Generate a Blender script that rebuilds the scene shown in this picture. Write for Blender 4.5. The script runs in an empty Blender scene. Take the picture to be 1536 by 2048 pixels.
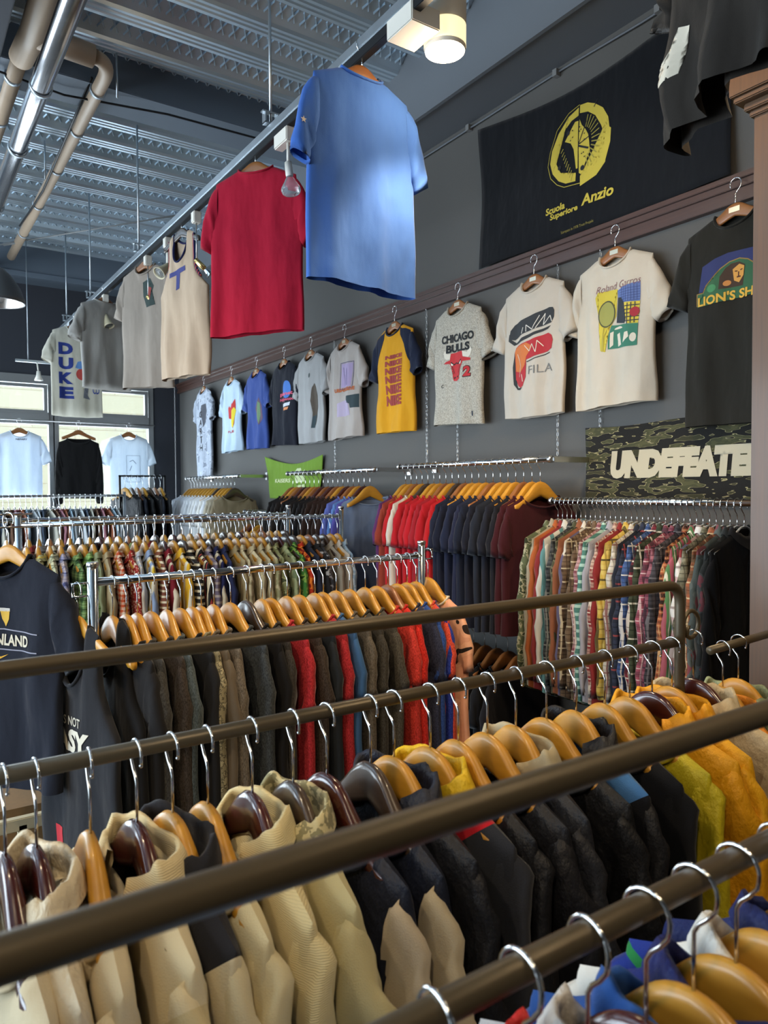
import bpy, bmesh, math, random
from mathutils import Vector, Matrix
from mathutils.bvhtree import BVHTree
R = math.radians
sc = bpy.context.scene
col = sc.collection
EYE = Vector((0, 0, 1.66))

# ---------------------------------------------------------------- camera
cd = bpy.data.cameras.new('camera')
cam = bpy.data.objects.new('camera', cd); col.objects.link(cam)
cd.sensor_fit = 'VERTICAL'; cd.sensor_height = 36; cd.lens = 1471 / 2048 * 36
cd.clip_start = .02; cd.clip_end = 100
m3 = Matrix(((.82889624, .02127902, -.55899753), (-.55937368, .02140604, -.82863916), (-.00566671, .99954439, .02964631)))
cam.matrix_world = Matrix.Translation(EYE) @ m3.to_4x4()
cd.dof.use_dof = True; cd.dof.focus_distance = 2.3; cd.dof.aperture_fstop = 8.0
sc.camera = cam
# ---------------------------------------------------------------- colour management
sc.view_settings.view_transform = 'Standard'; sc.view_settings.look = 'None'
sc.view_settings.gamma = 1; sc.view_settings.use_curve_mapping = False
sc.view_settings.exposure = 0.45
sc.cycles.max_bounces = 5; sc.cycles.transparent_max_bounces = 12
# ---------------------------------------------------------------- world, sun and large lights
w = bpy.data.worlds.new('sky'); sc.world = w; w.use_nodes = True
w.node_tree.nodes['Background'].inputs[0].default_value = (.72, .86, 1, 1)
w.node_tree.nodes['Background'].inputs[1].default_value = 2.2
def light(kind, name, loc, aim, energy, color, **k):
    d = bpy.data.lights.new(name, kind); d.energy = energy; d.color = color
    for a, v in k.items(): setattr(d, a, v)
    o = bpy.data.objects.new(name, d); col.objects.link(o); o.location = loc
    o.rotation_euler = (Vector(aim) - Vector(loc)).to_track_quat('-Z', 'Y').to_euler()
    return o
light('SUN', 'sunlight', (0, 2, 12), (1.5, 12, 0), 2.6, (1, .97, .92), angle=.01)
COOL = (.74, .88, 1.0); WARM = (1.0, .76, .48)
light('AREA', 'window_daylight_back', (-.6, 7.86, 1.55), (-.6, 0, 2.6), 300, COOL, shape='RECTANGLE', size=5.6, size_y=2.3)
light('AREA', 'window_daylight_left', (-4.1, 3.6, 1.7), (1.5, 4.2, 3.0), 260, COOL, shape='RECTANGLE', size=6.2, size_y=2.4)

# ---------------------------------------------------------------- materials
def lin(h):
    h = h.lstrip('#'); v = [int(h[i:i+2], 16) / 255 for i in (0, 2, 4)]
    return tuple(x / 12.92 if x <= .04045 else ((x + .055) / 1.055) ** 2.4 for x in v) + (1,)
class NT:
    def __init__(s, name):
        s.m = bpy.data.materials.new(name); s.m.use_nodes = True; s.t = s.m.node_tree
        s.b = s.t.nodes['Principled BSDF']; s.out = s.t.nodes['Material Output']
    def n(s, typ, **k):
        x = s.t.nodes.new(typ)
        for a, v in k.items(): setattr(x, a, v)
        return x
    def l(s, a, b): s.t.links.new(a, b)
    def math(s, op, a, b=None):
        x = s.n('ShaderNodeMath', operation=op)
        for i, v in enumerate((a, b)):
            if v is None: continue
            if isinstance(v, (int, float)): x.inputs[i].default_value = v
            else: s.l(v, x.inputs[i])
        return x.outputs[0]
    def mix(s, f, a, b):
        x = s.n('ShaderNodeMix', data_type='RGBA')
        for i, v in ((0, f), (6, a), (7, b)):
            if isinstance(v, (int, float, tuple)): x.inputs[i].default_value = v
            else: s.l(v, x.inputs[i])
        return x.outputs[2]
    def noise(s, vec, scale, detail=3, rough=.5):
        x = s.n('ShaderNodeTexNoise'); x.inputs['Scale'].default_value = scale
        x.inputs['Detail'].default_value = detail; x.inputs['Roughness'].default_value = rough
        if vec is not None: s.l(vec, x.inputs['Vector'])
        return x.outputs['Fac']
    def coord(s, scale=(1, 1, 1), kind='Object'):
        t = s.n('ShaderNodeTexCoord'); mp = s.n('ShaderNodeMapping'); mp.inputs['Scale'].default_value = scale
        s.l(t.outputs[kind], mp.inputs[0]); return mp.outputs[0]
    def bump(s, h, strength=.3, dist=.002):
        x = s.n('ShaderNodeBump'); x.inputs['Strength'].default_value = strength; x.inputs['Distance'].default_value = dist
        s.l(h, x.inputs['Height']); s.l(x.outputs[0], s.b.inputs['Normal']); return x
    def set(s, **k):
        for a, v in k.items(): s.b.inputs[a.replace('_', ' ')].default_value = v
def simple(name, c, rough=.5, metal=0., bump=0, bscale=60, emit=None, coat=0, var=0):
    t = NT(name); c = lin(c) if isinstance(c, str) else c
    t.set(Base_Color=c, Roughness=rough, Metallic=metal)
    if coat: t.b.inputs['Coat Weight'].default_value = coat; t.b.inputs['Coat Roughness'].default_value = .08
    if emit: t.b.inputs['Emission Color'].default_value = emit[0]; t.b.inputs['Emission Strength'].default_value = emit[1]
    if bump or var:
        n = t.noise(t.coord(), bscale)
        if bump: t.bump(n, bump, .003)
        if var:
            d = tuple(x * (1 - var) for x in c[:3]) + (1,); t.l(t.mix(n, d, c), t.b.inputs['Base Color'])
    return t.m
FC = {}
def fabric(spec):
    """spec = (kind, colours..., scale)"""
    if spec in FC: return FC[spec]
    kind = spec[0]; t = NT('fabric_' + kind)
    t.set(Roughness=.92 if kind != 'nylon' else .55)
    if kind == 'nylon': t.b.inputs['Specular IOR Level'].default_value = .35
    else:
        t.b.inputs['Specular IOR Level'].default_value = .15
        t.b.inputs['Sheen Weight'].default_value = .12; t.b.inputs['Sheen Roughness'].default_value = .4
    co = t.coord(); c1 = lin(spec[1])
    base = None
    sep = t.n('ShaderNodeSeparateXYZ'); t.l(co, sep.inputs[0]); X, Y, Z = sep.outputs
    if kind in ('plain', 'nylon', 'sheer'):
        f = t.noise(co, 14, 3)
        base = t.mix(f, tuple(x * .88 for x in c1[:3]) + (1,), c1)
    elif kind == 'heather':
        f = t.noise(t.coord((1, 1, .35)), 420, 2, .7)
        r = t.n('ShaderNodeMapRange'); t.l(f, r.inputs[0]); r.inputs[1].default_value = .35; r.inputs[2].default_value = .65
        base = t.mix(r.outputs[0], tuple(x * .55 for x in c1[:3]) + (1,), tuple(min(1, x * 1.35 + .01) for x in c1[:3]) + (1,))
    elif kind == 'plaid':
        c2, c3, p = lin(spec[2]), lin(spec[3]), spec[4]
        fx = t.math('FRACT', t.math('DIVIDE', t.math('ADD', X, 10), p)); fz = t.math('FRACT', t.math('DIVIDE', t.math('ADD', Z, 10), p))
        bx = t.math('LESS_THAN', fx, .48); bz = t.math('LESS_THAN', fz, .48)
        s = t.math('MULTIPLY', t.math('ADD', bx, bz), .5)
        base = t.mix(s, c1, c2)
        lx = t.math('LESS_THAN', t.math('ABSOLUTE', t.math('SUBTRACT', fx, .74)), .05)
        lz = t.math('LESS_THAN', t.math('ABSOLUTE', t.math('SUBTRACT', fz, .74)), .05)
        base = t.mix(t.math('MULTIPLY', t.math('MAXIMUM', lx, lz), .85), base, c3)
        kx = t.math('LESS_THAN', t.math('ABSOLUTE', t.math('SUBTRACT', fx, .24)), .03)
        kz = t.math('LESS_THAN', t.math('ABSOLUTE', t.math('SUBTRACT', fz, .24)), .03)
        base = t.mix(t.math('MULTIPLY', t.math('MAXIMUM', kx, kz), .6), base, tuple(x * .3 for x in c1[:3]) + (1,))
    elif kind in ('stripe', 'hoop'):
        c2, p = lin(spec[2]), spec[3]; q = X if kind == 'stripe' else Z
        f = t.math('FRACT', t.math('DIVIDE', t.math('ADD', q, 10), p))
        base = t.mix(t.math('LESS_THAN', f, .38), c1, c2)
        if len(spec) > 4: base = t.mix(t.math('LESS_THAN', t.math('ABSOLUTE', t.math('SUBTRACT', f, .7)), .07), base, lin(spec[4]))
    elif kind == 'print':
        c2, sca = lin(spec[2]), spec[3]
        f = t.noise(co, sca, 2, .6)
        r = t.n('ShaderNodeValToRGB'); r.color_ramp.interpolation = 'CONSTANT'
        e = r.color_ramp.elements; e[0].color = c1; e[1].position = .5; e[1].color = c2
        if len(spec) > 4: q = e.new(.57); q.color = lin(spec[4])
        t.l(f, r.inputs[0]); base = r.outputs[0]
    elif kind == 'knit':
        base = c1
    elif kind == 'yoke':     # first colour above, second below a V
        c2, z0 = lin(spec[2]), spec[3]
        lim = t.math('SUBTRACT', z0, t.math('MULTIPLY', t.math('ABSOLUTE', t.math('ADD', X, spec[4] if len(spec) > 4 else 0)), -.8))
        base = t.mix(t.math('GREATER_THAN', Z, lim), c2, c1)
    if isinstance(base, tuple): t.set(Base_Color=base)
    else: t.l(base, t.b.inputs['Base Color'])
    if kind == 'knit':
        wv = t.n('ShaderNodeTexWave'); wv.bands_direction = 'Z'; wv.inputs['Scale'].default_value = 120; wv.inputs['Distortion'].default_value = 2.5
        t.l(co, wv.inputs['Vector']); t.bump(wv.outputs['Fac'], .35, .0015)
    elif kind == 'nylon':
        t.bump(t.noise(t.coord((1, 1, .6)), 15, 5, .62), .75, .022)
    else:
        a = t.noise(t.coord((1, 1, .4)), 16, 2, .5); b = t.noise(co, 500, 1)
        t.bump(t.math('ADD', a, t.math('MULTIPLY', b, .06)), .6, .014)
    if kind == 'sheer':
        tl = t.n('ShaderNodeBsdfTranslucent'); tl.inputs[0].default_value = c1; mx = t.n('ShaderNodeMixShader'); mx.inputs[0].default_value = .28
        t.l(t.b.outputs[0], mx.inputs[1]); t.l(tl.outputs[0], mx.inputs[2]); t.l(mx.outputs[0], t.out.inputs[0])
    FC[spec] = t.m
    return t.m
def wood(name, c1, c2, rough, coat=0, axis=(1, 1, 14), sc_=9):
    t = NT(name); co = t.coord(axis)
    f = t.noise(co, sc_, 4, .6)
    t.l(t.mix(f, lin(c1), lin(c2)), t.b.inputs['Base Color']); t.set(Roughness=rough)
    if coat: t.b.inputs['Coat Weight'].default_value = coat; t.b.inputs['Coat Roughness'].default_value = .12
    return t.m
M = {}
M['natural'] = wood('wood_natural', '#a5741f', '#cc942f', .40, .15, (3, 14, 14), 4)
M['mahogany'] = wood('wood_mahogany', '#32120e', '#4d1c14', .25, .8, (3, 14, 14), 4)
M['dark'] = wood('wood_dark', '#33261c', '#4a3a2c', .3, .6, (3, 14, 14), 4)
M['brown'] = wood('wood_brown', '#7a4a26', '#96602f', .4, .3, (3, 14, 14), 4)
M['cabinet'] = wood('wood_cabinet', '#432b13', '#5f3f1e', .45, .15, (60, 60, 2), 2.2)
M['cornice'] = wood('wood_cornice', '#3a2620', '#553a30', .4, .3, (40, 1, 40), 3)
M['chrome'] = simple('chrome', (.72, .72, .72, 1), .12, 1)
M['steel'] = simple('brushed_steel', (.55, .55, .55, 1), .28, 1)
M['zinc'] = simple('zinc', (.55, .6, .64, 1), .38, .9, var=.3, bscale=8)
M['darktube'] = simple('dark_bronze_powder_coat', '#5a503e', .38, .35)
M['black'] = simple('black_metal', '#17181a', .45, .3)
M['white'] = simple('white_plastic', '#d8d2c6', .4)
M['cream'] = simple('cream_paint', '#cfc2a0', .5)
M['brass'] = simple('brass', (.78, .55, .22, 1), .25, 1)
M['label'] = simple('metal_label', (.8, .72, .55, 1), .3, .8)
M['wall'] = simple('wall_paint_dark_grey', '#52504d', .75, bump=.1, bscale=180, var=.1)
M['wallblack'] = simple('wall_paint_blue_black', '#2a2c33', .75, bump=.1, bscale=180)
M['beam'] = simple('beam_paint', '#5d6166', .6, bump=.05)
M['beamdark'] = simple('beam_paint_blue', '#5a646f', .6)
M['floor'] = simple('floor_concrete', '#35312c', .6, var=.4, bscale=5)
M['frame'] = simple('window_aluminium', '#7d7d7c', .5, .3)
M['pvc'] = simple('pvc_pipe', '#bfa68c', .45, var=.15, bscale=6)
M['pipe'] = simple('galvanised_pipe', (.62, .62, .64, 1), .22, 1, var=.35, bscale=10)
M['cardboard'] = simple('cardboard', '#8a6a42', .8, var=.2)
M['lampglow'] = simple('lamp_glow', (1, .9, .7, 1), .5, emit=((1, .86, .6, 1), 22))
M['frost'] = simple('frosted_lamp_ring', (.9, .82, .6, 1), .5, emit=((1, .84, .5, 1), .75))
M['lampshade'] = simple('lampshade_grey', '#55585a', .45, .2)
M['lampinside'] = simple('lampshade_inside', (.8, .72, .66, 1), .25, .9)
t = NT('clear_plastic'); t.set(Base_Color=(.9, .93, .95, 1), Roughness=.08); t.b.inputs['Transmission Weight'].default_value = .85; t.b.inputs['IOR'].default_value = 1.3; M['clear'] = t.m
t = NT('window_glass'); g = t.n('ShaderNodeBsdfGlossy'); g.inputs['Roughness'].default_value = .02; tr = t.n('ShaderNodeBsdfTransparent'); mx = t.n('ShaderNodeMixShader'); mx.inputs[0].default_value = .06
t.l(tr.outputs[0], mx.inputs[1]); t.l(g.outputs[0], mx.inputs[2]); t.l(mx.outputs[0], t.out.inputs[0]); M['glass'] = t.m
t = NT('deck_galvanised'); t.set(Base_Color=(.50, .59, .66, 1), Metallic=.7, Roughness=.34)
t.bump(t.noise(t.coord((.3, 4, 1)), 12), .15, .004); M['deck'] = t.m
t = NT('facade_stone'); br = t.n('ShaderNodeTexBrick'); t.l(t.coord((1, 1, 1)), br.inputs['Vector'])
mp = t.n('ShaderNodeMapping'); mp.inputs['Rotation'].default_value = (R(90), 0, 0); tc = t.n('ShaderNodeTexCoord'); t.l(tc.outputs['Object'], mp.inputs[0]); t.l(mp.outputs[0], br.inputs['Vector'])
br.inputs['Color1'].default_value = lin('#a5a48c'); br.inputs['Color2'].default_value = lin('#b0ae96'); br.inputs['Mortar'].default_value = lin('#8d856d')
br.inputs['Scale'].default_value = 1; br.inputs['Brick Width'].default_value = 1.3; br.inputs['Row Height'].default_value = .3; br.inputs['Mortar Size'].default_value = .006
t.l(br.outputs[0], t.b.inputs['Base Color']); M['facade'] = t.m
def paint(c, rough=.85):
    k = ('ink', c)
    if k not in FC: FC[k] = simple('print_ink', c, rough, bump=.15, bscale=300)
    return FC[k]

# ---------------------------------------------------------------- mesh helpers
def newmesh(name, bm, smooth=True):
    me = bpy.data.meshes.new(name); bm.to_mesh(me); bm.free()
    if smooth:
        for p in me.polygons: p.use_smooth = True
    return me
def link(name, me, mat, parent=None, loc=None, rot=None):
    if me is not None and not me.materials: me.materials.append(None)
    o = bpy.data.objects.new(name, me); col.objects.link(o)
    if mat is not None:
        o.material_slots[0].link = 'OBJECT'; o.material_slots[0].material = mat
    if parent: o.parent = parent
    if loc: o.location = loc
    if rot: o.rotation_euler = rot
    return o
def tube(bm, pts, r, n=10, caps=True, r2=None):
    pts = [Vector(p) for p in pts]; rings = []
    up = None
    for i, p in enumerate(pts):
        d = (pts[min(i + 1, len(pts) - 1)] - pts[max(i - 1, 0)]).normalized()
        if up is None: up = Vector((0, 0, 1)) if abs(d.z) < .9 else Vector((1, 0, 0))
        a = d.cross(up)
        if a.length < 1e-4: a = d.cross(Vector((0, 1, 0)))
        a.normalize(); b = a.cross(d).normalized(); up = b
        rr = r[i] if isinstance(r, (list, tuple)) else r; rb = rr if r2 is None else r2
        rings.append([bm.verts.new(p + a * (rr * math.cos(2 * math.pi * k / n)) + b * (rb * math.sin(2 * math.pi * k / n))) for k in range(n)])
    for A, B in zip(rings, rings[1:]):
        for k in range(n): bm.faces.new((A[k], A[(k + 1) % n], B[(k + 1) % n], B[k]))
    if caps: bm.faces.new(rings[0][::-1]); bm.faces.new(rings[-1])
def box(bm, x0, x1, y0, y1, z0, z1):
    v = [bm.verts.new((x, y, z)) for x in (x0, x1) for y in (y0, y1) for z in (z0, z1)]
    for f in ((0, 1, 3, 2), (4, 6, 7, 5), (0, 4, 5, 1), (2, 3, 7, 6), (0, 2, 6, 4), (1, 5, 7, 3)): bm.faces.new([v[i] for i in f])
def lathe(bm, prof, c, n=24, axis=None):
    c = Vector(c); q = Vector((0, 0, 1)).rotation_difference(Vector(axis).normalized()) if axis else None
    rings = []
    for r, z in prof:
        ring = []
        for k in range(n):
            v = Vector((r * math.cos(2 * math.pi * k / n), r * math.sin(2 * math.pi * k / n), z))
            if q: v = q @ v
            ring.append(bm.verts.new(c + v))
        rings.append(ring)
    for A, B in zip(rings, rings[1:]):
        for k in range(n): bm.faces.new((A[k], A[(k + 1) % n], B[(k + 1) % n], B[k]))
def mk(name, fn, mat, parent=None, smooth=False, bevel=0):
    bm = bmesh.new(); fn(bm)
    bmesh.ops.recalc_face_normals(bm, faces=bm.faces)
    if bevel: bmesh.ops.bevel(bm, geom=bm.edges[:], offset=bevel, segments=2, affect='EDGES')
    me = newmesh(name, bm, smooth)
    return link(name, me, mat, parent)
LABELS = {}
def tag(o, label, cat, group=None, kind=None):
    o['label'] = label; o['category'] = cat
    if group: o['group'] = group
    if kind: o['kind'] = kind
    n = len(label.split())
    if n < 4 or n > 16: print('LABEL LEN', n, label)
    if label in LABELS: print('DUP LABEL', label)
    LABELS[label] = 1
    return o
def struct(name, fn, mat, smooth=False, bevel=0):
    o = mk(name, fn, mat, None, smooth, bevel); o['kind'] = 'structure'; return o
def empty(name, loc):
    o = bpy.data.objects.new(name, None); col.objects.link(o); o.location = loc; o.empty_display_size = .05; return o
def child(name, fn, mat, parent, smooth=False, bevel=0):
    """build in world coordinates, then keep in place under parent"""
    o = mk(name, fn, mat, None, smooth, bevel)
    o.data.transform(Matrix.Translation(-(Vector(wloc(parent))))); o.parent = parent
    return o
def wloc(o):
    v = Vector(o.location)
    return v if not o.parent else v + wloc(o.parent)
ORD = 'first second third fourth fifth sixth seventh eighth ninth tenth eleventh twelfth thirteenth fourteenth fifteenth sixteenth seventeenth eighteenth nineteenth twentieth'.split()
def ordw(i):
    if i < 20: return ORD[i]
    t_ = ['twenty', 'thirty', 'forty', 'fifty'][(i + 1) // 10 - 2]; u = (i + 1) % 10
    return (t_[:-1] + 'ieth') if u == 0 else t_ + '-' + ORD[u - 1]

# ================================================================ room shell
WX = 2.55; BY = 7.6; DECK = 3.86
struct('floor', lambda b: box(b, -4.2, 2.6, -3, 7.8, -.1, 0), M['floor'])
struct('wall_right', lambda b: box(b, WX, WX + .15, -3, 7.8, 0, 4.2), M['wall'])
struct('wall_rear', lambda b: box(b, -4.2, 2.7, -3.1, -3, 0, 4.2), M['wall'])
def leftwall(b):
    box(b, -4.3, -4.2, -3, 7.8, 0, .4); box(b, -4.3, -4.2, -3, 7.8, 3.0, 4.2); box(b, -4.3, -4.2, -3, .4, .4, 3.0); box(b, -4.3, -4.2, 6.9, 7.8, .4, 3.0)
struct('wall_left', leftwall, M['wall'])
def backwall(b):
    box(b, -4.2, 2.7, BY, BY + .2, 2.76, 4.2); box(b, 2.26, 2.7, BY - .02, BY + .2, 0, 2.76); box(b, -4.2, 2.26, BY, BY + .2, 0, .35); box(b, -4.2, -3.6, BY, BY + .2, .35, 2.76)
struct('wall_back', backwall, M['wallblack'])
struct('ceiling', lambda b: box(b, -4.2, 2.6, -3, 7.8, 4.12, 4.2), M['beamdark'])
# corrugated steel deck: ribs run across the shop, embossed crosses on the webs
def deck(b):
    P = .27; prof = []
    y = -1.2
    while y < 7.7:
        prof += [(y, .10), (y + .015, .085), (y + .110, .015), (y + .118, .0), (y + .135, .0), (y + .140, .008), (y + .147, .008), (y + .152, 0), (y + .168, 0), (y + .173, .008), (y + .180, .008), (y + .185, 0), (y + .205, 0), (y + .235, .10)]
        y += P
    a = [b.verts.new((-4.1, yy, DECK + z)) for yy, z in prof]; c = [b.verts.new((2.55, yy, DECK + z)) for yy, z in prof]
    for i in range(len(a) - 1): b.faces.new((a[i], a[i + 1], c[i + 1], c[i]))
    y = -.12 + .0
    ys = [(-1.2 + k * P) for k in range(6, 33)]
    for yy in ys:
        x = -.9
        cz = DECK + .052; cy = yy + .060
        nrm = Vector((0, -.593, -.805)); sl = Vector((0, .805, -.593))
        while x < 2.3:
            for s in (1, -1):
                d = (Vector((.018, 0, 0)) + sl * (.030 * s)); e = Vector((.018, 0, 0)) * 1 - sl * (.030 * s)
                e = e.normalized() * .0055; o = Vector((x, cy, cz)) + nrm * .001
                v = [b.verts.new(o + k) for k in (-d - e, -d + e, d + e, d - e)]; w_ = [b.verts.new(o + nrm * .010 + k * .86) for k in (-d - e * .3, -d + e * .3, d + e * .3, d - e * .3)]
                for i in range(4): b.faces.new((v[i], v[(i + 1) % 4], w_[(i + 1) % 4], w_[i]))
                b.faces.new(w_)
            x += .062
dk = mk('ceiling_deck', deck, M['deck']); dk['kind'] = 'structure'; dk.name = 'ceiling_2'
struct('trim_1', lambda b: box(b, -4.1, 2.5, 3.98, 4.26, 3.74, 4.1), M['beamdark'], bevel=.004)
struct('trim_2', lambda b: (box(b, 2.29, 2.56, -3, 7.6, 3.56, 4.05), box(b, 2.27, 2.29, -3, 7.6, 3.545, 3.60)), M['beam'])
struct('trim_3', lambda b: (box(b, -4.1, 2.56, 7.3, 7.62, 3.60, 4.05), box(b, -4.1, 2.56, 7.28, 7.3, 3.585, 3.63)), M['beamdark'])
struct('trim_4', lambda b: box(b, .20, .46, -2, 3.9, 3.60, 4.05), M['wallblack'], bevel=.005)
# picture rail moulding on the right wall
def cornice(b):
    z = 2.73
    for (dx, z0, z1) in ((.03, -.055, -.035), (.022, -.035, -.005), (.034, -.005, .02), (.045, .02, .04)):
        box(b, WX - dx, WX + .01, .9, 7.58, z + z0, z + z1)
struct('trim_5', cornice, M['cornice'], bevel=.002)
mk('cable', lambda b: tube(b, [(2.54, 1.2, 3.53), (2.535, 1.9, 3.52), (2.54, 2.3, 3.535), (2.535, 3.3, 3.525), (2.54, 5, 3.53), (2.54, 7.2, 3.53)], .005, 6), M['beam'], smooth=True)
tag(bpy.data.objects['cable'], 'thin painted cable clipped along the wall beam above the black banner', 'cable')
cb = bpy.data.objects['cable']
for k, yy in enumerate((1.82, 2.35, 2.95, 3.4)):
    mk('cable_clip', lambda b: box(b, 2.52, 2.548, yy - .012, yy + .012, 3.515, 3.545), M['frame'], cb)
def ccurve(b):
    tube(b, [(-.3, 4.2, 3.73), (.3, 4.05, 3.72), (.8, 4.12, 3.71), (1.3, 4.0, 3.70), (2.0, 4.02, 3.72), (2.3, 4.0, 3.73)], .006, 6)
tag(mk('cable', ccurve, M['black'], smooth=True), 'loose black cable sagging across the ceiling cross beam', 'cable')
# windows
WXS = [(-3.6, -2.75), (-2.65, -1.75), (-1.65, -.75), (-.65, .25), (.35, 1.28), (1.37, 2.22)]
def winframe(x0, x1):
    def f(b):
        box(b, x0 - .05, x0, BY - .03, BY + .05, .35, 2.76); box(b, x1, x1 + .05, BY - .03, BY + .05, .35, 2.76)
        box(b, x0, x1, BY - .03, BY + .05, 2.68, 2.76); box(b, x0, x1, BY - .045, BY + .05, 2.30, 2.41); box(b, x0, x1, BY - .03, BY + .05, .35, .43)
    return f
def sash(x0, x1):
    def f(b):
        box(b, x0 + .01, x0 + .04, BY - .05, BY, 2.40, 2.67); box(b, x1 - .04, x1 - .01, BY - .05, BY, 2.40, 2.67)
        box(b, x0 + .04, x1 - .04, BY - .05, BY, 2.64, 2.67); box(b, x0 + .04, x1 - .04, BY - .05, BY, 2.40, 2.43)
    return f
for i, (x0, x1) in enumerate(WXS):
    o = struct('window_%d' % (i + 1), winframe(x0, x1), M['frame'])
    s = mk('sash', sash(x0, x1), M['frame'], o)
    mk('pane', lambda b: box(b, x0 + .02, x1 - .02, BY - .02, BY - .015, 2.42, 2.66), M['glass'], s)
    mk('pane', lambda b: box(b, x0, x1, BY + .01, BY + .015, .43, 2.30), M['glass'], o)
# outdoors
fac = mk('building', lambda b: box(b, -9, 9, 13, 13.5, 0, 9), M['facade']); tag(fac, 'pale stone building front across the street beyond the shop window', 'building')
struct('ground', lambda b: box(b, -12, 12, 7.82, 13, -.2, -.05), simple('pavement', '#a8a49a', .8, var=.2))
bpy.data.objects['ground'].name = 'floor_2'
mk('ledge', lambda b: box(b, -9, 9, 12.7, 13, 3.95, 4.25), simple('ledge_stone', '#d9dde0', .7), fac)
mk('plinth', lambda b: box(b, -9, 9, 12.85, 13, 0, 1.0), simple('plinth_stone', '#d9dde0', .7), fac)
# wooden cabinet end at the right
def cab(b): box(b, 1.95, 2.54, .2, 1.105, .0, 2.685)
cab_o = mk('cabinet', cab, M['cabinet'], bevel=.004); tag(cab_o, 'tall oak cabinet side with a stepped top moulding at the right edge', 'cabinet')
def cabtop(b):
    for d, z0, z1 in ((.010, 2.655, 2.67), (.022, 2.67, 2.69), (.045, 2.69, 2.705), (.055, 2.705, 2.79), (.07, 2.79, 2.81)): box(b, 1.95 - d, 2.54, .2 - d, 1.105 + d * .7, z0, z1)
mk('top_moulding', cabtop, M['cabinet'], cab_o, bevel=.003)

# ================================================================ hangers
HT1 = [(0, -.085), (.012, -.0862), (.024, -.090), (.036, -.098), (.050, -.108), (.07, -.1195), (.10, -.134), (.14, -.151), (.185, -.170)]
HT2 = [(0, -.106), (.010, -.1067), (.020, -.109), (.030, -.1135), (.040, -.1205), (.050, -.130), (.062, -.143), (.078, -.159), (.10, -.177), (.13, -.196), (.185, -.219)]
def hs(u, st=0):
    u = abs(u); HT = HT2 if st else HT1
    for (a, za), (b, zb) in zip(HT, HT[1:]):
        if u <= b: return za + (zb - za) * (u - a) / (b - a)
    a, za = HT[-1]; return za - .55 * (u - a)
def hook_path(st=0):
    p = []
    for k in range(0, 15):
        a = R(-25 + k * 15.4); p.append((.0205 * math.cos(a), 0, -.019 + .0205 * math.sin(a)))
    p += [(-.019, 0, -.030), (-.012, 0, -.040), (-.004, 0, -.048), (0, 0, -.056), (0, 0, -.075), (0, 0, -.109 if st else -.09)]
    return p
def hook_mesh(st=0):
    bm = bmesh.new(); tube(bm, hook_path(st), .0019, 8)
    bmesh.ops.create_uvsphere(bm, u_segments=8, v_segments=6, radius=.0026, matrix=Matrix.Translation(hook_path()[0]))
    return newmesh('hook', bm)
def wood_mesh(suit, st=0):
    bm = bmesh.new(); N = 34; rings = []
    for i in range(N + 1):
        u = -.152 + .304 * i / N; a = abs(u) / .152
        top = hs(u, st)
        if st: bot = min(-.168 - .066 * a ** 1.1, top - .026)
        else: bot = min(-.131 - .060 * a ** 1.15, top - .016)
        if a > .93: bot = top - (top - bot) * .8
        th = (.0085 + .0045 * min(1, a * 2.2)) * (1 if a < .9 else 1 - (a - .9) * 4) if st else (.0065 + .001 * a); yc = -.004 * a * a if suit else 0
        ring = []
        for k in range(12):
            t_ = 2 * math.pi * k / 12; cy, cz = math.cos(t_), math.sin(t_)
            cy = math.copysign(abs(cy) ** .65, cy); cz = math.copysign(abs(cz) ** .65, cz)
            ring.append(bm.verts.new((u, yc + th * cy, (top + bot) / 2 + (top - bot) / 2 * cz)))
        rings.append(ring)
    for A, B in zip(rings, rings[1:]):
        for k in range(12): bm.faces.new((A[k], A[(k + 1) % 12], B[(k + 1) % 12], B[k]))
    bm.faces.new(rings[0][::-1]); bm.faces.new(rings[-1])
    bmesh.ops.recalc_face_normals(bm, faces=bm.faces)
    return newmesh('hanger_body', bm)
def wire_mesh():
    bm = bmesh.new()
    pts = [(u / 100, 0, hs(u / 100) - .004) for u in range(-17, 18)]
    tube(bm, pts, .0045, 8, r2=.0028)
    tube(bm, [(-.17, 0, hs(.17) - .004), (-.16, 0, -.195), (.16, 0, -.195), (.17, 0, hs(.17) - .004)], .0035, 8)
    return newmesh('hanger_body', bm)
HM = {'wood': wood_mesh(True), 'flat': wood_mesh(False), 'steep': wood_mesh(True, 1), 'wire': wire_mesh()}; HOOK = hook_mesh(); HOOK2 = hook_mesh(1)
bm = bmesh.new(); box(bm, -.02, .02, -.0085, -.0062, -.118, -.100); LABELM = newmesh('maker_plate', bm, False)
def hanger(kind, loc, rz, label, group, plate=False, flip=False, steep=True):
    steep = steep and not plate and kind != 'clear'
    body = 'wire' if kind == 'clear' else ('steep' if steep else 'flat')
    o = link('clothes_hanger', HM[body], M[kind], None, loc, (0, 0, rz))
    h = link('hook', HOOK2 if steep else HOOK, M['chrome'], o)
    if flip: h.rotation_euler = (0, 0, math.pi)
    if plate:
        p = link('maker_plate', LABELM, M['label'], o)
    return tag(o, label, 'hanger', group)

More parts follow.
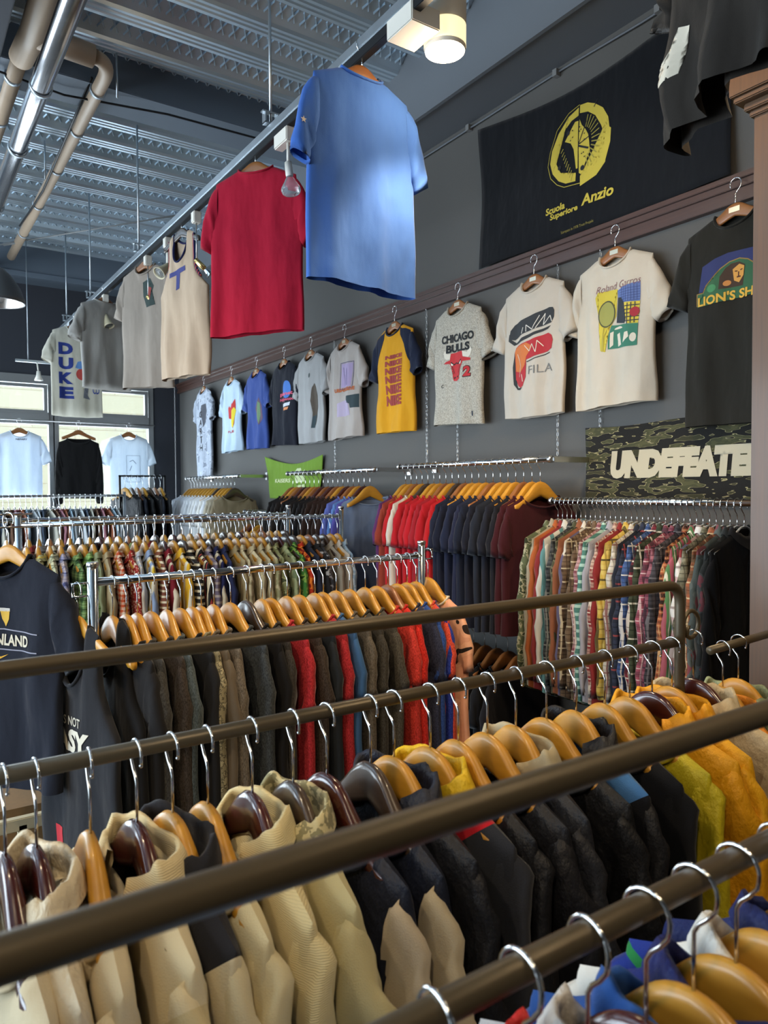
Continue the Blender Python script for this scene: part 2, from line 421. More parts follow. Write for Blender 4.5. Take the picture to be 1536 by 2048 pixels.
# ================================================================ garments
def bez(p, t):
    a, b, c, d = p; q = 1 - t
    return tuple(q ** 3 * a[i] + 3 * q * q * t * b[i] + 3 * q * t * t * c[i] + t ** 3 * d[i] for i in (0, 1))
def body_fn(P, seed):
    rnd = random.Random(seed); k1, k2 = rnd.uniform(28, 40), rnd.uniform(55, 75); p1, p2, p3 = (rnd.uniform(0, 6.28) for _ in range(3)); sl = rnd.uniform(-3, 3); hw = rnd.uniform(.003, .008)
    bow = rnd.uniform(-.012, .012) * P.get('bow', 1)
    n, L, st = P['n'], P['L'], P.get('st', 0)
    def fold(u, s):
        g = (1 - s) ** .8 + .12
        return P['A'] * g * (math.sin(k1 * u + p1 + sl * s) + .5 * math.sin(k2 * u + p2 - sl * 2 * s) + .45 * math.sin(11 * s + p3 + 9 * u)) + bow * (u / .2) ** 2 * max(0, 1 - s) ** .6
    def f(a, s):
        ca, sa = math.cos(a), math.sin(a)
        if P.get('tank'):
            W = P['W'] + (P['Wh'] - P['W']) * (1 - s)
            if s > .66: q = min(1, (s - .66) / .16); W = W + (P['ss'] - W) * (q * (2 - q))
        else:
            W = P['W'] + (P['Wh'] - P['W']) * (1 - s)
            if s > .70: q = (s - .70) / .30; W = W + (P['ss'] - W) * q ** .7
        u = W * math.copysign(abs(ca) ** .8, ca)
        zt = hs(u, st) + .009
        neck = abs(u) < n
        c = math.sqrt(max(0, 1 - (u / n) ** 2)) if neck else 0
        if neck: zt = hs(n, st) + .009 - (P['df'] if sa < 0 else P['db']) * c ** P.get('np', 1.0)
        zb = -L + hw * math.sin(9 * u + p1) + (P.get('tail', 0) * (u / W) ** 2)
        z = zb + s * (zt - zb)
        th = P['t'] * math.sqrt(max(0, 1 - s ** 26)) * (1 + .25 * (1 - s))
        q = max(0, (s - .8) / .2)
        th = max(th, P['yn'] * c * q * q * (3 - 2 * q)) if neck else th
        y = math.copysign(th * abs(sa) ** .6, sa) + fold(u, s)* (1 - .7 * q)
        return Vector((u, y, z))
    return f
from mathutils import noise as mn
def crumple(v, P, seed, amt=1.0):
    a = P.get('nz', .0025) * amt
    q = Vector((v.x * 10 + seed * 7, v.y * 6, v.z * 6.5))
    d = mn.noise(q) + .5 * mn.noise(q * 2.3 + Vector((3, 1, 7))) + (P.get('diag', .3)) * math.sin(38 * (v.z + .7 * v.x) + seed * 2) * max(0, mn.noise(q * .6 + Vector((9, 9, 9)))) * 2
    return v + Vector((d * a * .35, d * a, 0))
def body_mesh(P, seed):
    f = body_fn(P, seed); bm = bmesh.new(); N = P.get('N', 56)
    ss = [0, .015, .06, .12, .18, .24, .3, .36, .42, .48, .54, .6, .65, .69, .73, .77, .81, .85, .885, .915, .94, .96, .975, .988, 1]
    rings = [[bm.verts.new(crumple(f(2 * math.pi * (k + .0) / N, s), P, seed, min(1, (1 - s) * 2.5))) for k in range(N)] for s in ss]
    for A, B in zip(rings, rings[1:]):
        for k in range(N): bm.faces.new((A[k], A[(k + 1) % N], B[(k + 1) % N], B[k]))
    return newmesh('garment_body', bm)
def sleeve_mesh(P, side, seed):
    rnd = random.Random(seed * 7 + side); O, I = P['O'], P['I']; bm = bmesh.new(); K = P['K']; N = 18; rings = []
    dz0 = P.get('sz', 0); p1, p2 = rnd.uniform(0, 6), rnd.uniform(0, 6); tw = rnd.uniform(-.01, .014)
    for i in range(K + 1):
        t_ = i / K; o, n_ = bez(O, t_), bez(I, t_)
        c = ((o[0] + n_[0]) / 2, (o[1] + n_[1]) / 2); h = ((o[0] - n_[0]) / 2, (o[1] - n_[1]) / 2)
        ts = P['ts'] * (.75 + .25 * min(1, t_ * 3.5)) * (1 - P.get('taper', 0) * t_)
        if P.get('cuff') and t_ > .93: h = (h[0] * .85, h[1] * .85); ts *= .85
        ring = []
        for k in range(N):
            a = 2 * math.pi * k / N; ca, sa = math.cos(a), math.sin(a)
            wr = P['A'] * .7 * (math.sin(t_ * K * 1.1 + p1 + 2.2 * ca) + .6 * math.sin(t_ * K * 2.3 + p2)) * min(1, t_ * 3)
            yy = math.copysign(ts * abs(sa) ** .8, sa) + wr + tw * t_
            vv = Vector((c[0] + h[0] * ca + wr * .3, yy, c[1] + h[1] * ca + P.get('sz', 0) - .010 * max(0, 1 - t_ * 6)))
            if t_ > .05: vv = crumple(vv, P, seed + 3 + side, 1.3) 
            ring.append(bm.verts.new((side * vv.x, vv.y, vv.z)))
        rings.append(ring)
    # turned-in cuff
    last = rings[-1]; cen = sum((v.co for v in last), Vector()) / N
    rings.append([bm.verts.new(v.co.lerp(cen, .12) + Vector((0, 0, .012))) for v in last])
    for A, B in zip(rings, rings[1:]):
        for k in range(N): bm.faces.new((A[k], A[(k + 1) % N], B[(k + 1) % N], B[k]))
    return newmesh('sleeve', bm)
def cuff_mesh(P, side):
    O, I = P['O'], P['I']; bm = bmesh.new(); rings = []
    for t_ in (.93, .94, .97, 1.0, 1.005):
        t2 = min(1, t_); o, n_ = bez(O, t2), bez(I, t2); c = ((o[0] + n_[0]) / 2, (o[1] + n_[1]) / 2 - (t_ - t2) * 4); h = ((o[0] - n_[0]) / 2, (o[1] - n_[1]) / 2)
        e = 1.04 if .93 < t_ < 1.003 else .8
        rings.append([bm.verts.new((side * (c[0] + h[0] * e * math.cos(2 * math.pi * k / 16)), (P['ts'] * .85 + .004) * e * math.sin(2 * math.pi * k / 16) * (1 - P.get('taper', 0)), c[1] + P.get('sz', 0) + h[1] * e * math.cos(2 * math.pi * k / 16))) for k in range(16)])
    for A, B in zip(rings, rings[1:]):
        for k in range(16): bm.faces.new((A[k], A[(k + 1) % 16], B[(k + 1) % 16], B[k]))
    return newmesh('cuff', bm)
def neckpt(P, ph, g=0):
    n = P['n'] + g; cz = math.cos(ph)
    return Vector((n * math.sin(ph), -(P['yn'] + g) * cz, hs(P['n'], P.get('st', 0)) + .009 - (P['df'] * abs(cz) ** P.get('np', 1.0) if cz > 0 else P['db'] * -cz)))
def band_mesh(P):
    bm = bmesh.new(); pts = [neckpt(P, 2 * math.pi * k / 40, -.001) for k in range(41)]
    tube(bm, pts, .0075, 8, caps=False, r2=.0045); return newmesh('neckband', bm)
def collar_mesh(P, h=.026, leaf=.036, gap=14, spread=.010, seed=1):
    bm = bmesh.new(); rows = []; K = 36
    for k in range(K + 1):
        ph = R(gap + (360 - 2 * gap) * k / K); b = neckpt(P, ph); rad = Vector((math.sin(ph), -math.cos(ph) * .8, 0))
        fr = max(0, math.cos(ph)) ** 2
        pr = [b + Vector((0, 0, -.006)), b + Vector((0, 0, h * .6)) - rad * .004, b + Vector((0, 0, h)) - rad * .006, b + Vector((0, 0, h + .003)) + rad * .002,
              b + Vector((0, 0, h * .6)) + rad * (spread * .7), b + Vector((0, 0, h - leaf * (.8 + .5 * fr))) + rad * (spread + .004 + .012 * fr)]
        cz_ = mn.noise(Vector((math.sin(ph) * 2, math.cos(ph) * 2, seed * 3.7))) * .5 + .5
        pr = [pr[0]] + [Vector((p.x, p.y, b.z - .006 + (p.z - b.z + .006) * (.45 + .75 * cz_))) for p in pr[1:]]
        rows.append([bm.verts.new(crumple(p, P, seed, 1.0 if i_ else .2)) for i_, p in enumerate(pr)])
    for A, B in zip(rows, rows[1:]):
        for k in range(len(A) - 1): bm.faces.new((A[k], A[k + 1], B[k + 1], B[k]))
    return newmesh('collar', bm)
def hood_mesh(P, seed):
    bm = bmesh.new(); rnd = random.Random(seed); rings = []; c = Vector((0, P['yn'] * .7, hs(P['n'], P.get('st', 0)) - .045)); a0, b0 = rnd.uniform(0, 6), rnd.uniform(0, 6)
    for i in range(13):
        v = i / 12 * math.pi; ring = []
        for k in range(24):
            a = 2 * math.pi * k / 24
            r = 1 + .10 * math.sin(3 * a + a0 + 2 * v) + .08 * math.sin(5 * v + b0)
            p = Vector((.105 * math.sin(v) * math.cos(a) * r, .042 * math.sin(v) * math.sin(a) * r, .095 * math.cos(v) - .02 * abs(math.cos(a))))
            if p.z > .02: p.z *= .55; p.x *= 1.0
            ring.append(bm.verts.new(c + p))
        rings.append(ring)
    for A, B in zip(rings, rings[1:]):
        for k in range(24): bm.faces.new((A[k], A[(k + 1) % 24], B[(k + 1) % 24], B[k]))
    bmesh.ops.remove_doubles(bm, verts=bm.verts, dist=.0005)
    return newmesh('hood', bm)
def zip_mesh(P, seed):
    f = body_fn(P, seed); bm = bmesh.new(); ss = [.01, .2, .35, .5, .65, .8, .9, .97]
    pts = [f(-math.pi / 2, s) + Vector((0, -.001, 0)) for s in ss]
    tube(bm, pts, .004, 6); return newmesh('zip', bm)
T = {}
base = dict(st=1, sz=-.050, L=.75, W=.198, Wh=.20, n=.104, df=.045, db=.006, yn=.028, t=.024, A=.0055, ss=.182)
T['tee'] = dict(base, O=((.165, -.158), (.205, -.19), (.216, -.28), (.222, -.37)), I=((.150, -.34), (.15, -.36), (.152, -.38), (.158, -.39)), K=9, ts=.021)
T['walltee'] = dict(base, n=.076, db=.012, st=0, sz=0, nz=.004, L=.735, W=.186, Wh=.188, A=.010, t=.022, df=.06, yn=.03, O=((.165, -.158), (.215, -.20), (.250, -.30), (.272, -.392)), I=((.160, -.31), (.165, -.35), (.18, -.40), (.192, -.428)), K=9, ts=.024, bow=.4)
T['long'] = dict(base, L=.74, O=((.165, -.158), (.215, -.20), (.225, -.50), (.215, -.72)), I=((.145, -.34), (.13, -.42), (.14, -.58), (.150, -.72)), K=22, ts=.022, taper=.25, cuff=1)
T['shirt'] = dict(T['long'], db=.012, st=0, sz=0, L=.80, nz=.004, tail=.05, df=.04, n=.066, t=.013, ts=.017)
T['kid'] = dict(base, n=.076, st=0, sz=0, L=.50, O=T['tee']['O'], I=T['tee']['I'], K=7, ts=.014, t=.010)
T['jacket'] = dict(T['long'], nz=.015, diag=.8, L=.76, W=.215, Wh=.215, t=.027, ts=.033, A=.008, df=.03, db=0, n=.084, yn=.036, O=((.165, -.155), (.235, -.19), (.25, -.48), (.235, -.74)), I=((.13, -.34), (.12, -.44), (.14, -.60), (.155, -.74)))
T['tank'] = dict(base, st=0, sz=0, L=.78, tank=1, ss=.105, W=.19, Wh=.20, df=.16, db=.05, n=.062, np=.7, K=0, O=None, I=None, A=.006, t=.02)
T['flat'] = dict(T['walltee'], df=.02)
T['dshirt'] = dict(T['long'], L=.80, tail=.05, df=.04, n=.088, t=.021, ts=.022, nz=.005)
T['jacketw'] = dict(T['jacket'], n=.118, df=.05, db=.012)
T['garth'] = dict(T['walltee'], L=.93)
T['lion'] = dict(T['walltee'], L=.86)
T['torn'] = dict(T['walltee'], L=.70, A=.022, Wh=.21, W=.2, nz=.008)
GC = {}
def gmesh(typ, seed):
    k = (typ, seed)
    if k not in GC:
        P = T[typ]; d = {'body': body_mesh(P, seed)}
        if P.get('O'): d['sleeve'] = [sleeve_mesh(P, s, seed) for s in (1, -1)]
        d['band'] = band_mesh(P)
        if typ in ('shirt', 'dshirt', 'jacket'): d['collar'] = collar_mesh(P, seed=seed) if typ != 'jacket' else collar_mesh(P, .034, .046, 20 + 7 * (seed % 3), .014, seed); d['zip'] = zip_mesh(P, seed)
        if typ in ('jacket', 'jacketw'): d['zip'] = zip_mesh(P, seed)
        if typ == 'jacket': d['hood'] = hood_mesh(P, seed)
        if typ in ('jacket', 'jacketw', 'long'): d['cuff'] = [cuff_mesh(P, s) for s in (1, -1)]
        GC[k] = d
    return GC[k]
NAMES = {'jacketw': 'jacket', 'dshirt': 'shirt', 'garth': 't_shirt', 'lion': 't_shirt', 'torn': 't_shirt', 'tee': 't_shirt', 'walltee': 't_shirt', 'flat': 't_shirt', 'long': 'sweatshirt', 'shirt': 'shirt', 'kid': 'top', 'jacket': 'jacket', 'tank': 'tank_top'}
CATS = {'jacketw': 'jacket', 'dshirt': 'shirt', 'garth': 't-shirt', 'lion': 't-shirt', 'torn': 't-shirt', 'tee': 't-shirt', 'walltee': 't-shirt', 'flat': 't-shirt', 'long': 'sweatshirt', 'shirt': 'shirt', 'kid': 'top', 'jacket': 'jacket', 'tank': 'tank top'}
def garment(typ, seed, spec, loc, rz, label, group=None, sleeve=None, trim=None, collar=None, hood=None, cuff=None, name=None, cat=None, tilt=0, parts=True, sleeve_label=None):
    d = gmesh(typ, seed); m = fabric(spec)
    o = link(name or NAMES[typ], d['body'], m, None, loc, (0, tilt, rz))
    if 'sleeve' in d:
        for i, s in enumerate(d['sleeve']):
            q = link('sleeve', s, fabric(sleeve) if sleeve else m, o)
            if sleeve and sleeve_label: q['label'] = sleeve_label
            if 'cuff' in d and parts: link('cuff', d['cuff'][i], fabric(cuff) if cuff else (fabric(sleeve) if sleeve else m), q)
    if 'collar' in d and not hood: link('collar', d['collar'], fabric(collar) if collar else m, o)
    elif typ == 'jacket': link('hood', d['hood'], fabric(hood), o); link('collar', d['collar'], fabric(collar) if collar else m, o)
    elif parts: link('neckband', d['band'], fabric(trim) if trim else m, o)
    if typ in ('jacket', 'jacketw') and parts: link('zip', d['zip'], M['steel'] if seed % 2 else M['brass'], o)
    if typ in ('shirt', 'dshirt') and parts: link('placket', d['zip'], m, o)
    return tag(o, label, cat or CATS[typ], group)

# ---------------------------------------------------------------- prints laid on cloth
BV = {}
def bvh_of(o):
    k = o.data.name
    if k not in BV:
        bm = bmesh.new(); bm.from_mesh(o.data); BV[k] = BVHTree.FromBMesh(bm); bm.free()
    return BV[k]
def lay(o, bm, off, step=.012):
    for _ in range(5):
        es = [e for e in bm.edges if e.calc_length() > step]
        if not es: break
        bmesh.ops.subdivide_edges(bm, edges=es, cuts=1)
        bmesh.ops.triangulate(bm, faces=bm.faces)
    bv = bvh_of(o); kill = []
    for v in bm.verts:
        h = bv.ray_cast(Vector((v.co.x, -1, v.co.z)), Vector((0, 1, 0)))
        if h[0] is None: kill.append(v)
        else: v.co.y = h[0].y - off
    bmesh.ops.delete(bm, geom=kill, context='VERTS')
def poly(o, name, pts, c, off=.0015, label=None):
    """pts: outline or list of outlines in the cloth's own (across, down) metres"""
    bm = bmesh.new()
    for pl in (pts if isinstance(pts[0][0], (tuple, list)) else [pts]):
        bm.faces.new([bm.verts.new((u, 0, z)) for u, z in pl])
    bmesh.ops.triangulate(bm, faces=bm.faces); lay(o, bm, off)
    q = link(name, newmesh(name, bm), paint(c) if isinstance(c, str) else c, o)
    if label: q['label'] = label
    return q
def circle(cx, cz, rx, rz=None, n=20, a0=0, a1=360): return [(cx + rx * math.cos(R(a0 + (a1 - a0) * k / n)), cz + (rz or rx) * math.sin(R(a0 + (a1 - a0) * k / n))) for k in range(n + (a1 - a0 < 360))]
def stroke(pts, w_):
    o = []
    for (a, b), (c, d) in zip(pts, pts[1:]):
        L_ = math.hypot(c - a, d - b) or 1; nx, nz = -(d - b) / L_ * w_ / 2, (c - a) / L_ * w_ / 2
        o.append([(a + nx, b + nz), (a - nx, b - nz), (c - nx, d - nz), (c + nx, d + nz)])
    return o
def text_bm(s, bold=0, shear=0):
    cu = bpy.data.curves.new('t', 'FONT'); cu.body = s; cu.offset = bold; cu.shear = shear; cu.resolution_u = 3
    ob = bpy.data.objects.new('t', cu); me = bpy.data.meshes.new_from_object(ob)
    bm = bmesh.new(); bm.from_mesh(me); bpy.data.objects.remove(ob); bpy.data.meshes.remove(me); bpy.data.curves.remove(cu)
    xs = [v.co.x for v in bm.verts]; ys = [v.co.y for v in bm.verts]
    x0, x1, y0, y1 = min(xs), max(xs), min(ys), max(ys)
    for v in bm.verts: v.co = Vector(((v.co.x - x0) / (x1 - x0), (v.co.y - y0) / (y1 - y0), 0))
    return bm
def text(o, name, s, u0, u1, z0, z1, c, bold=.02, shear=0, slope=0, off=.0022, mirror=False):
    """lettering filling the box u0..u1, z0..z1 (bottom, top); slope raises the right end"""
    bm = text_bm(s, bold, shear)
    for v in bm.verts:
        x, y = v.co.x, v.co.y
        v.co = Vector((u0 + (u1 - u0) * x, 0, z0 + (z1 - z0) * y + slope * x))
    bmesh.ops.triangulate(bm, faces=bm.faces); lay(o, bm, off, .02)
    q = link(name, newmesh(name, bm, False), paint(c), o)
    return q

# ================================================================ racks and rails
def roundtube(pts, r, mat, name, parent): return child(name, lambda b: tube(b, pts, r, 14), mat, parent, True)
def arc(p0, p1, p2, n=8):
    p0, p1, p2 = map(Vector, (p0, p1, p2)); return [(p0 * (1 - t_) ** 2 + p1 * 2 * t_ * (1 - t_) + p2 * t_ * t_) for t_ in [k / n for k in range(n + 1)]]
def dark_rack(y, xl, xr, label, zt=1.45, zr=1.325):
    o = empty('clothes_rack', (xl, y, 0)); r = .0112; c = .045
    pts = [(xl, y, .10)] + arc((xl, y, zt - c), (xl, y, zt), (xl + c, y, zt)) + arc((xr - c, y, zt), (xr, y, zt), (xr, y, zt - c)) + [(xr, y, .10)]
    roundtube(pts, r, M['darktube'], 'frame', o)
    roundtube([(xl + .002, y, zr), (xr - .002, y, zr)], r * .95, M['darktube'], 'hanging_rod', o)
    for x in (xl, xr): roundtube([(x, y - .21, .085), (x, y + .21, .085)], r, M['darktube'], 'foot', o)
    roundtube([(xl, y, .16), (xr, y, .16)], r * .8, M['darktube'], 'lower_bar', o)
    for x in (xl, xr):
        for s in (-.19, .19):
            w_ = child('caster', lambda b: lathe(b, [(.001, -.012), (.034, -.012), (.04, -.006), (.04, .006), (.034, .012), (.001, .012)], (x, y + s, .04), 16, (1, 0, 0)), M['black'], o, True)
    hk = [(xr + .01, y, zr)] + [(xr + .035 + .028 * math.cos(R(a)), y - .004, zr + .035 + .030 * math.sin(R(a))) for a in range(200, -150, -25)] + [(xr + .018, y - .006, zr + .022), (xr + .022, y - .006, zr + .034)]
    roundtube(hk, .0048, M['darktube'], 'end_hook', o)
    child('peg_hole', lambda b: lathe(b, [(.0001, 0), (.003, 0), (.003, .001), (.0001, .001)], (xr, y - r - .0002, zr - .07), 10, (0, -1, 0)), M['black'], o)
    return tag(o, label, 'clothes rack')
def chrome_rack(p0, p1, zr, label, r=.0125, post_h=.05, arms=(), posts=(0, 1)):
    p0, p1 = Vector((*p0, 0)), Vector((*p1, 0)); d = (p1 - p0).normalized(); nn = Vector((-d.y, d.x, 0)); o = empty('clothes_rack', p0)
    roundtube([p0 + Vector((0, 0, zr)), p1 + Vector((0, 0, zr))], r * .9, M['chrome'], 'hanging_rail', o)
    for i, p in enumerate((p0, p1)):
        if i not in posts: continue
        roundtube([p + Vector((0, 0, .08)), p + Vector((0, 0, zr + post_h))], r * 1.1, M['chrome'], 'post', o)
        child('post_cap', lambda b: lathe(b, [(.0001, .004), (r * 1.1, .004), (r * 1.25, .001), (r * 1.25, -.008), (r * 1.1, -.009)], p + Vector((0, 0, zr + post_h)), 18), M['steel'], o, True)
        roundtube([p + nn * .25 + Vector((0, 0, .08)), p - nn * .25 + Vector((0, 0, .08))], r, M['chrome'], 'foot', o)
        for s in (.23, -.23):
            child('caster', lambda b: lathe(b, [(.001, -.012), (.034, -.012), (.04, -.006), (.04, .006), (.034, .012), (.001, .012)], p + nn * s + Vector((0, 0, .04)), 16, (1, 0, 0)), M['black'], o, True)
    roundtube([p0 + Vector((0, 0, .12)), p1 + Vector((0, 0, .12))], r * .8, M['chrome'], 'lower_bar', o)
    for side, L_, dz in arms:
        p = (p0 - d * L_) if side == 0 else (p1 + d * L_); q = p0 if side == 0 else p1
        z0, z1 = zr + dz, zr + dz - .035
        roundtube([q + Vector((0, 0, z0)), p + Vector((0, 0, z0)), p + Vector((0, 0, z1)), q + Vector((0, 0, z1))], .003, M['chrome'], 'side_arm', o)
    return tag(o, label, 'clothes rack')
def wall_rail(x, y0, y1, z, label, chain=True, bracket=True):
    o = empty('wall_rail', (x, (y0 + y1) / 2, z))
    roundtube([(x, y0, z), (x, y1, z)], .0125, M['chrome'], 'rail', o)
    for yy in (y0, y1):
        child('end_cap', lambda b: lathe(b, [(.0001, .006), (.014, .006), (.0155, 0), (.0155, -.01), (.013, -.012)], (x, yy, z), 16, (0, 1 if yy == y1 else -1, 0)), M['steel'], o, True)
        if bracket: child('bracket', lambda b: (box(b, x + .012, WX - .005, yy - .008, yy + .008, z - .012, z + .012), box(b, WX - .012, WX - .001, yy - .02, yy + .02, z - .03, z + .03)), M['steel'], o, bevel=.002)
    return tag(o, label, 'wall rail')
rng = random.Random(4)
def hang_row(rows, pts, rz, z, where, group, jitter=4, variants=4, flip=False, typ_default='tee'):
    """rows: list of (description, type, fabric, hanger kind, extras); pts: matching (x, y)"""
    for i, (row, p) in enumerate(zip(rows, pts)):
        desc, typ, spec, hk = row[:4]; typ = 'dshirt' if typ == 'shirt' and hk != 'clear' else typ; ex = row[4] if len(row) > 4 else {}
        a = rz + R(rng.uniform(-jitter, jitter)); dz = 0
        tl = {'natural': 'light wooden', 'mahogany': 'glossy dark red wooden', 'dark': 'dark brown wooden', 'brown': 'mid-brown wooden', 'clear': 'clear plastic'}[hk]
        hanger(hk, (p[0], p[1], z), a, '%s hanger, %s from left on the %s' % (tl, ordw(i), where), 'hangers on the ' + where, flip=flip)
        garment(typ, 1 + (i * 7 + i // 3) % variants, spec, (p[0], p[1], z + (.0 if typ != 'jacket' else .002)), a + R(rng.uniform(-1, 1)), '%s, %s from left on the %s' % (desc, ordw(i), where), 'garments on the ' + where, **ex)
def lerp2(p0, p1, t_): return (p0[0] + (p1[0] - p0[0]) * t_, p0[1] + (p1[1] - p0[1]) * t_)

# ================================================================ front dark rack (A) and second dark rack (B)
dark_rack(.366, -.42, 1.25, 'dark bronze tubular clothes rack nearest the camera, its top bar crossing the foreground')
dark_rack(.967, -.12, 1.432, 'dark bronze tubular clothes rack behind the nearest one, with a curled end hook')
N_, Mh, Dk, Br = 'natural', 'mahogany', 'dark', 'brown'
rowsA = [
 ('pale blue shirt', 'shirt', ('plaid', '#4f7fc0', '#e8e4da', '#2f4f90', .05), Mh),
 ('white and blue striped shirt', 'shirt', ('stripe', '#e6e0d2', '#3d6fb8', .05), Mh),
 ('red and light blue nylon jacket', 'jacket', ('yoke', '#c52a26', '#6fa9c9', -.33), Mh, dict(collar=('nylon', '#c52a26'))),
 ('light grey nylon jacket', 'jacket', ('nylon', '#b9b5b2'), Mh, dict(collar=('nylon', '#c9c5bf'))),
 ('denim blue jacket', 'jacket', ('plain', '#2c4f8c'), N_, dict(collar=('plain', '#2f5596'))),
 ('navy and white jacket', 'jacket', ('yoke', '#232c66', '#e6e0d4', -.32), N_, dict(collar=('nylon', '#1f2760'))),
 ('blue jacket with white stripes', 'jacket', ('hoop', '#2b3c8c', '#e9e4d8', .09, '#2f8a4a'), N_, dict(collar=('nylon', '#e6e2d8'))),
 ('navy nylon jacket', 'jacket', ('nylon', '#222b5e'), N_, {}),
]
xa = [.285, .36, .43, .50, .565, .63, .70, .78]
hang_row(rowsA, [(x, .366) for x in xa], R(90), 1.336, 'nearest dark rack', 'A', jitter=6)
CR = '#cfc19b'
rowsB = [
 ('cream cotton jacket', 'jacket', ('plain', '#cdbf9f'), Mh, dict(collar=('plain', '#c9ba97'))),
 ('white hooded jacket', 'jacket', ('nylon', '#d6c9ac'), Mh, dict(hood=('nylon', '#dccfb2'))),
 ('cream jacket with red cuffs', 'jacket', ('plain', '#d2c4a2'), N_, dict(cuff=('plain', '#9c1c24'))),
 ('cream corduroy-collared jacket', 'jacket', ('yoke', '#d5c8a4', '#c8b98f', -.4), Mh, dict(collar=('knit', '#cdbd94'))),
 ('black and white track jacket', 'jacket', ('yoke', '#26262a', '#cfc4a4', -.36), N_, dict(sleeve=('plain', '#cbbf9c'))),
 ('cream zip sweatshirt', 'jacket', ('plain', '#cfc39c'), N_, dict(collar=('plain', '#d8cca8'))),
 ('cream waffle-knit hooded jacket', 'jacket', ('knit', '#cfc296'), Mh, dict(hood=('knit', '#d6ca9f'))),
 ('pale olive jacket', 'jacket', ('plain', '#bdb48a'), Dk, dict(collar=('print', '#8a8668', '#c4bb93', 60))),
 ('navy jacket with cream sleeves', 'jacket', ('nylon', '#171d2e'), Mh, dict(sleeve=('plain', '#b8ac96'), collar=('nylon', '#1b2239'), sleeve_label='cream sleeve')),
 ('dark navy nylon jacket', 'jacket', ('nylon', '#151a29'), Dk, dict(sleeve=('plain', '#b5a98f'), sleeve_label='cream sleeve')),
 ('black quilted-collar jacket', 'jacket', ('nylon', '#16181f'), N_, dict(collar=('nylon', '#1b2030'))),
 ('charcoal, red and yellow-collared jacket', 'jacket', ('yoke', '#b3202b', '#2b2d33', -.30), N_, dict(collar=('nylon', '#d8b420'))),
 ('black nylon jacket', 'jacket', ('nylon', '#14151a'), N_, dict(collar=('nylon', '#1a1b20'))),
 ('black ripstop jacket', 'jacket', ('nylon', '#191a20'), N_, {}),
 ('dark grey jacket with cream trim', 'jacket', ('nylon', '#22242b'), N_, dict(collar=('plain', '#a99e82'))),
 ('plain black jacket', 'jacket', ('nylon', '#121317'), N_, {}),
 ('black and light blue jacket', 'jacket', ('yoke', '#3f6a9c', '#15161b', -.40, .06), N_, dict(collar=('nylon', '#15161b'), sleeve=('nylon', '#17181d'))),
 ('black jacket with yellow ribbed trim', 'jacket', ('plain', '#16171b'), N_, dict(collar=('hoop', '#c9a92e', '#191a1e', .03))),
 ('lime yellow nylon jacket', 'jacket', ('nylon', '#b5a418'), N_, dict(collar=('nylon', '#d1a01d'))),
 ('golden yellow jacket', 'jacket', ('nylon', '#d6970f'), Mh, dict(collar=('nylon', '#dc9a17'))),
 ('bright golden yellow jacket', 'jacket', ('nylon', '#dba012'), N_, dict(collar=('nylon', '#dc9a17'))),
]
for i_ in (0, 2, 5, 8, 9, 12, 13, 15, 17, 18):
    rw = list(rowsB[i_]); rw[1] = 'jacketw'; rowsB[i_] = tuple(rw)
xb = [.107, .141, .203, .261, .308, .357, .423, .488, .545, .624, .669, .743, .804, .87, .939, 1.018, 1.1, 1.184, 1.262, 1.336, 1.405]
hang_row(rowsB, [(x, .967) for x in xb], R(-90), 1.336, 'second dark rack', 'B', jitter=7)
hanger('mahogany', (1.475, .962, 1.345), R(-78), 'glossy dark red wooden hanger on the curled end hook of the second dark rack', None)
garment('jacket', 2, ('nylon', '#b9a887'), (1.475, .962, 1.345), R(-78), 'beige nylon jacket hanging on the curled end hook of the second dark rack')
# sticker on the last light hanger of the rack
for o in list(bpy.data.objects):
    if o.get('label', '').startswith('light wooden hanger, twenty-first from left on the second dark rack'):
        mk('round_sticker', lambda b: lathe(b, [(.0001, 0), (.008, 0), (.008, .0008), (.0001, .0008)], (-.010, -.0105, -.140), 16, (0, -1, 0)), simple('blue_sticker', '#3b4456', .4), o)
# a coral jacket and a pale green jacket lying beyond the rack
hanger('natural', (1.62, .98, 1.30), R(-100), 'light wooden hanger on the short rail beside the oak cabinet', None)
garment('jacket', 3, ('nylon', '#d0801a'), (1.62, .98, 1.30), R(-100), 'orange jacket with a green-grey lining on the short rail beside the oak cabinet', collar=('nylon', '#c97b18'))
hanger('natural', (1.72, 1.0, 1.30), R(-92), 'light wooden hanger at the end of the short rail beside the oak cabinet', None)
garment('jacket', 4, ('nylon', '#8b9470'), (1.72, 1.0, 1.30), R(-92), 'pale green jacket at the end of the short rail beside the oak cabinet')
sr = empty('clothes_rail', (1.75, .985, 1.285)); roundtube([(1.56, .975, 1.287), (1.949, 1.01, 1.287)], .010, M['darktube'], 'rail', sr)
child('bracket', lambda b: box(b, 1.94, 1.9495, .98, 1.04, 1.25, 1.32), M['darktube'], sr)
tag(sr, 'short dark rail fixed to the side of the oak cabinet', 'clothes rail')

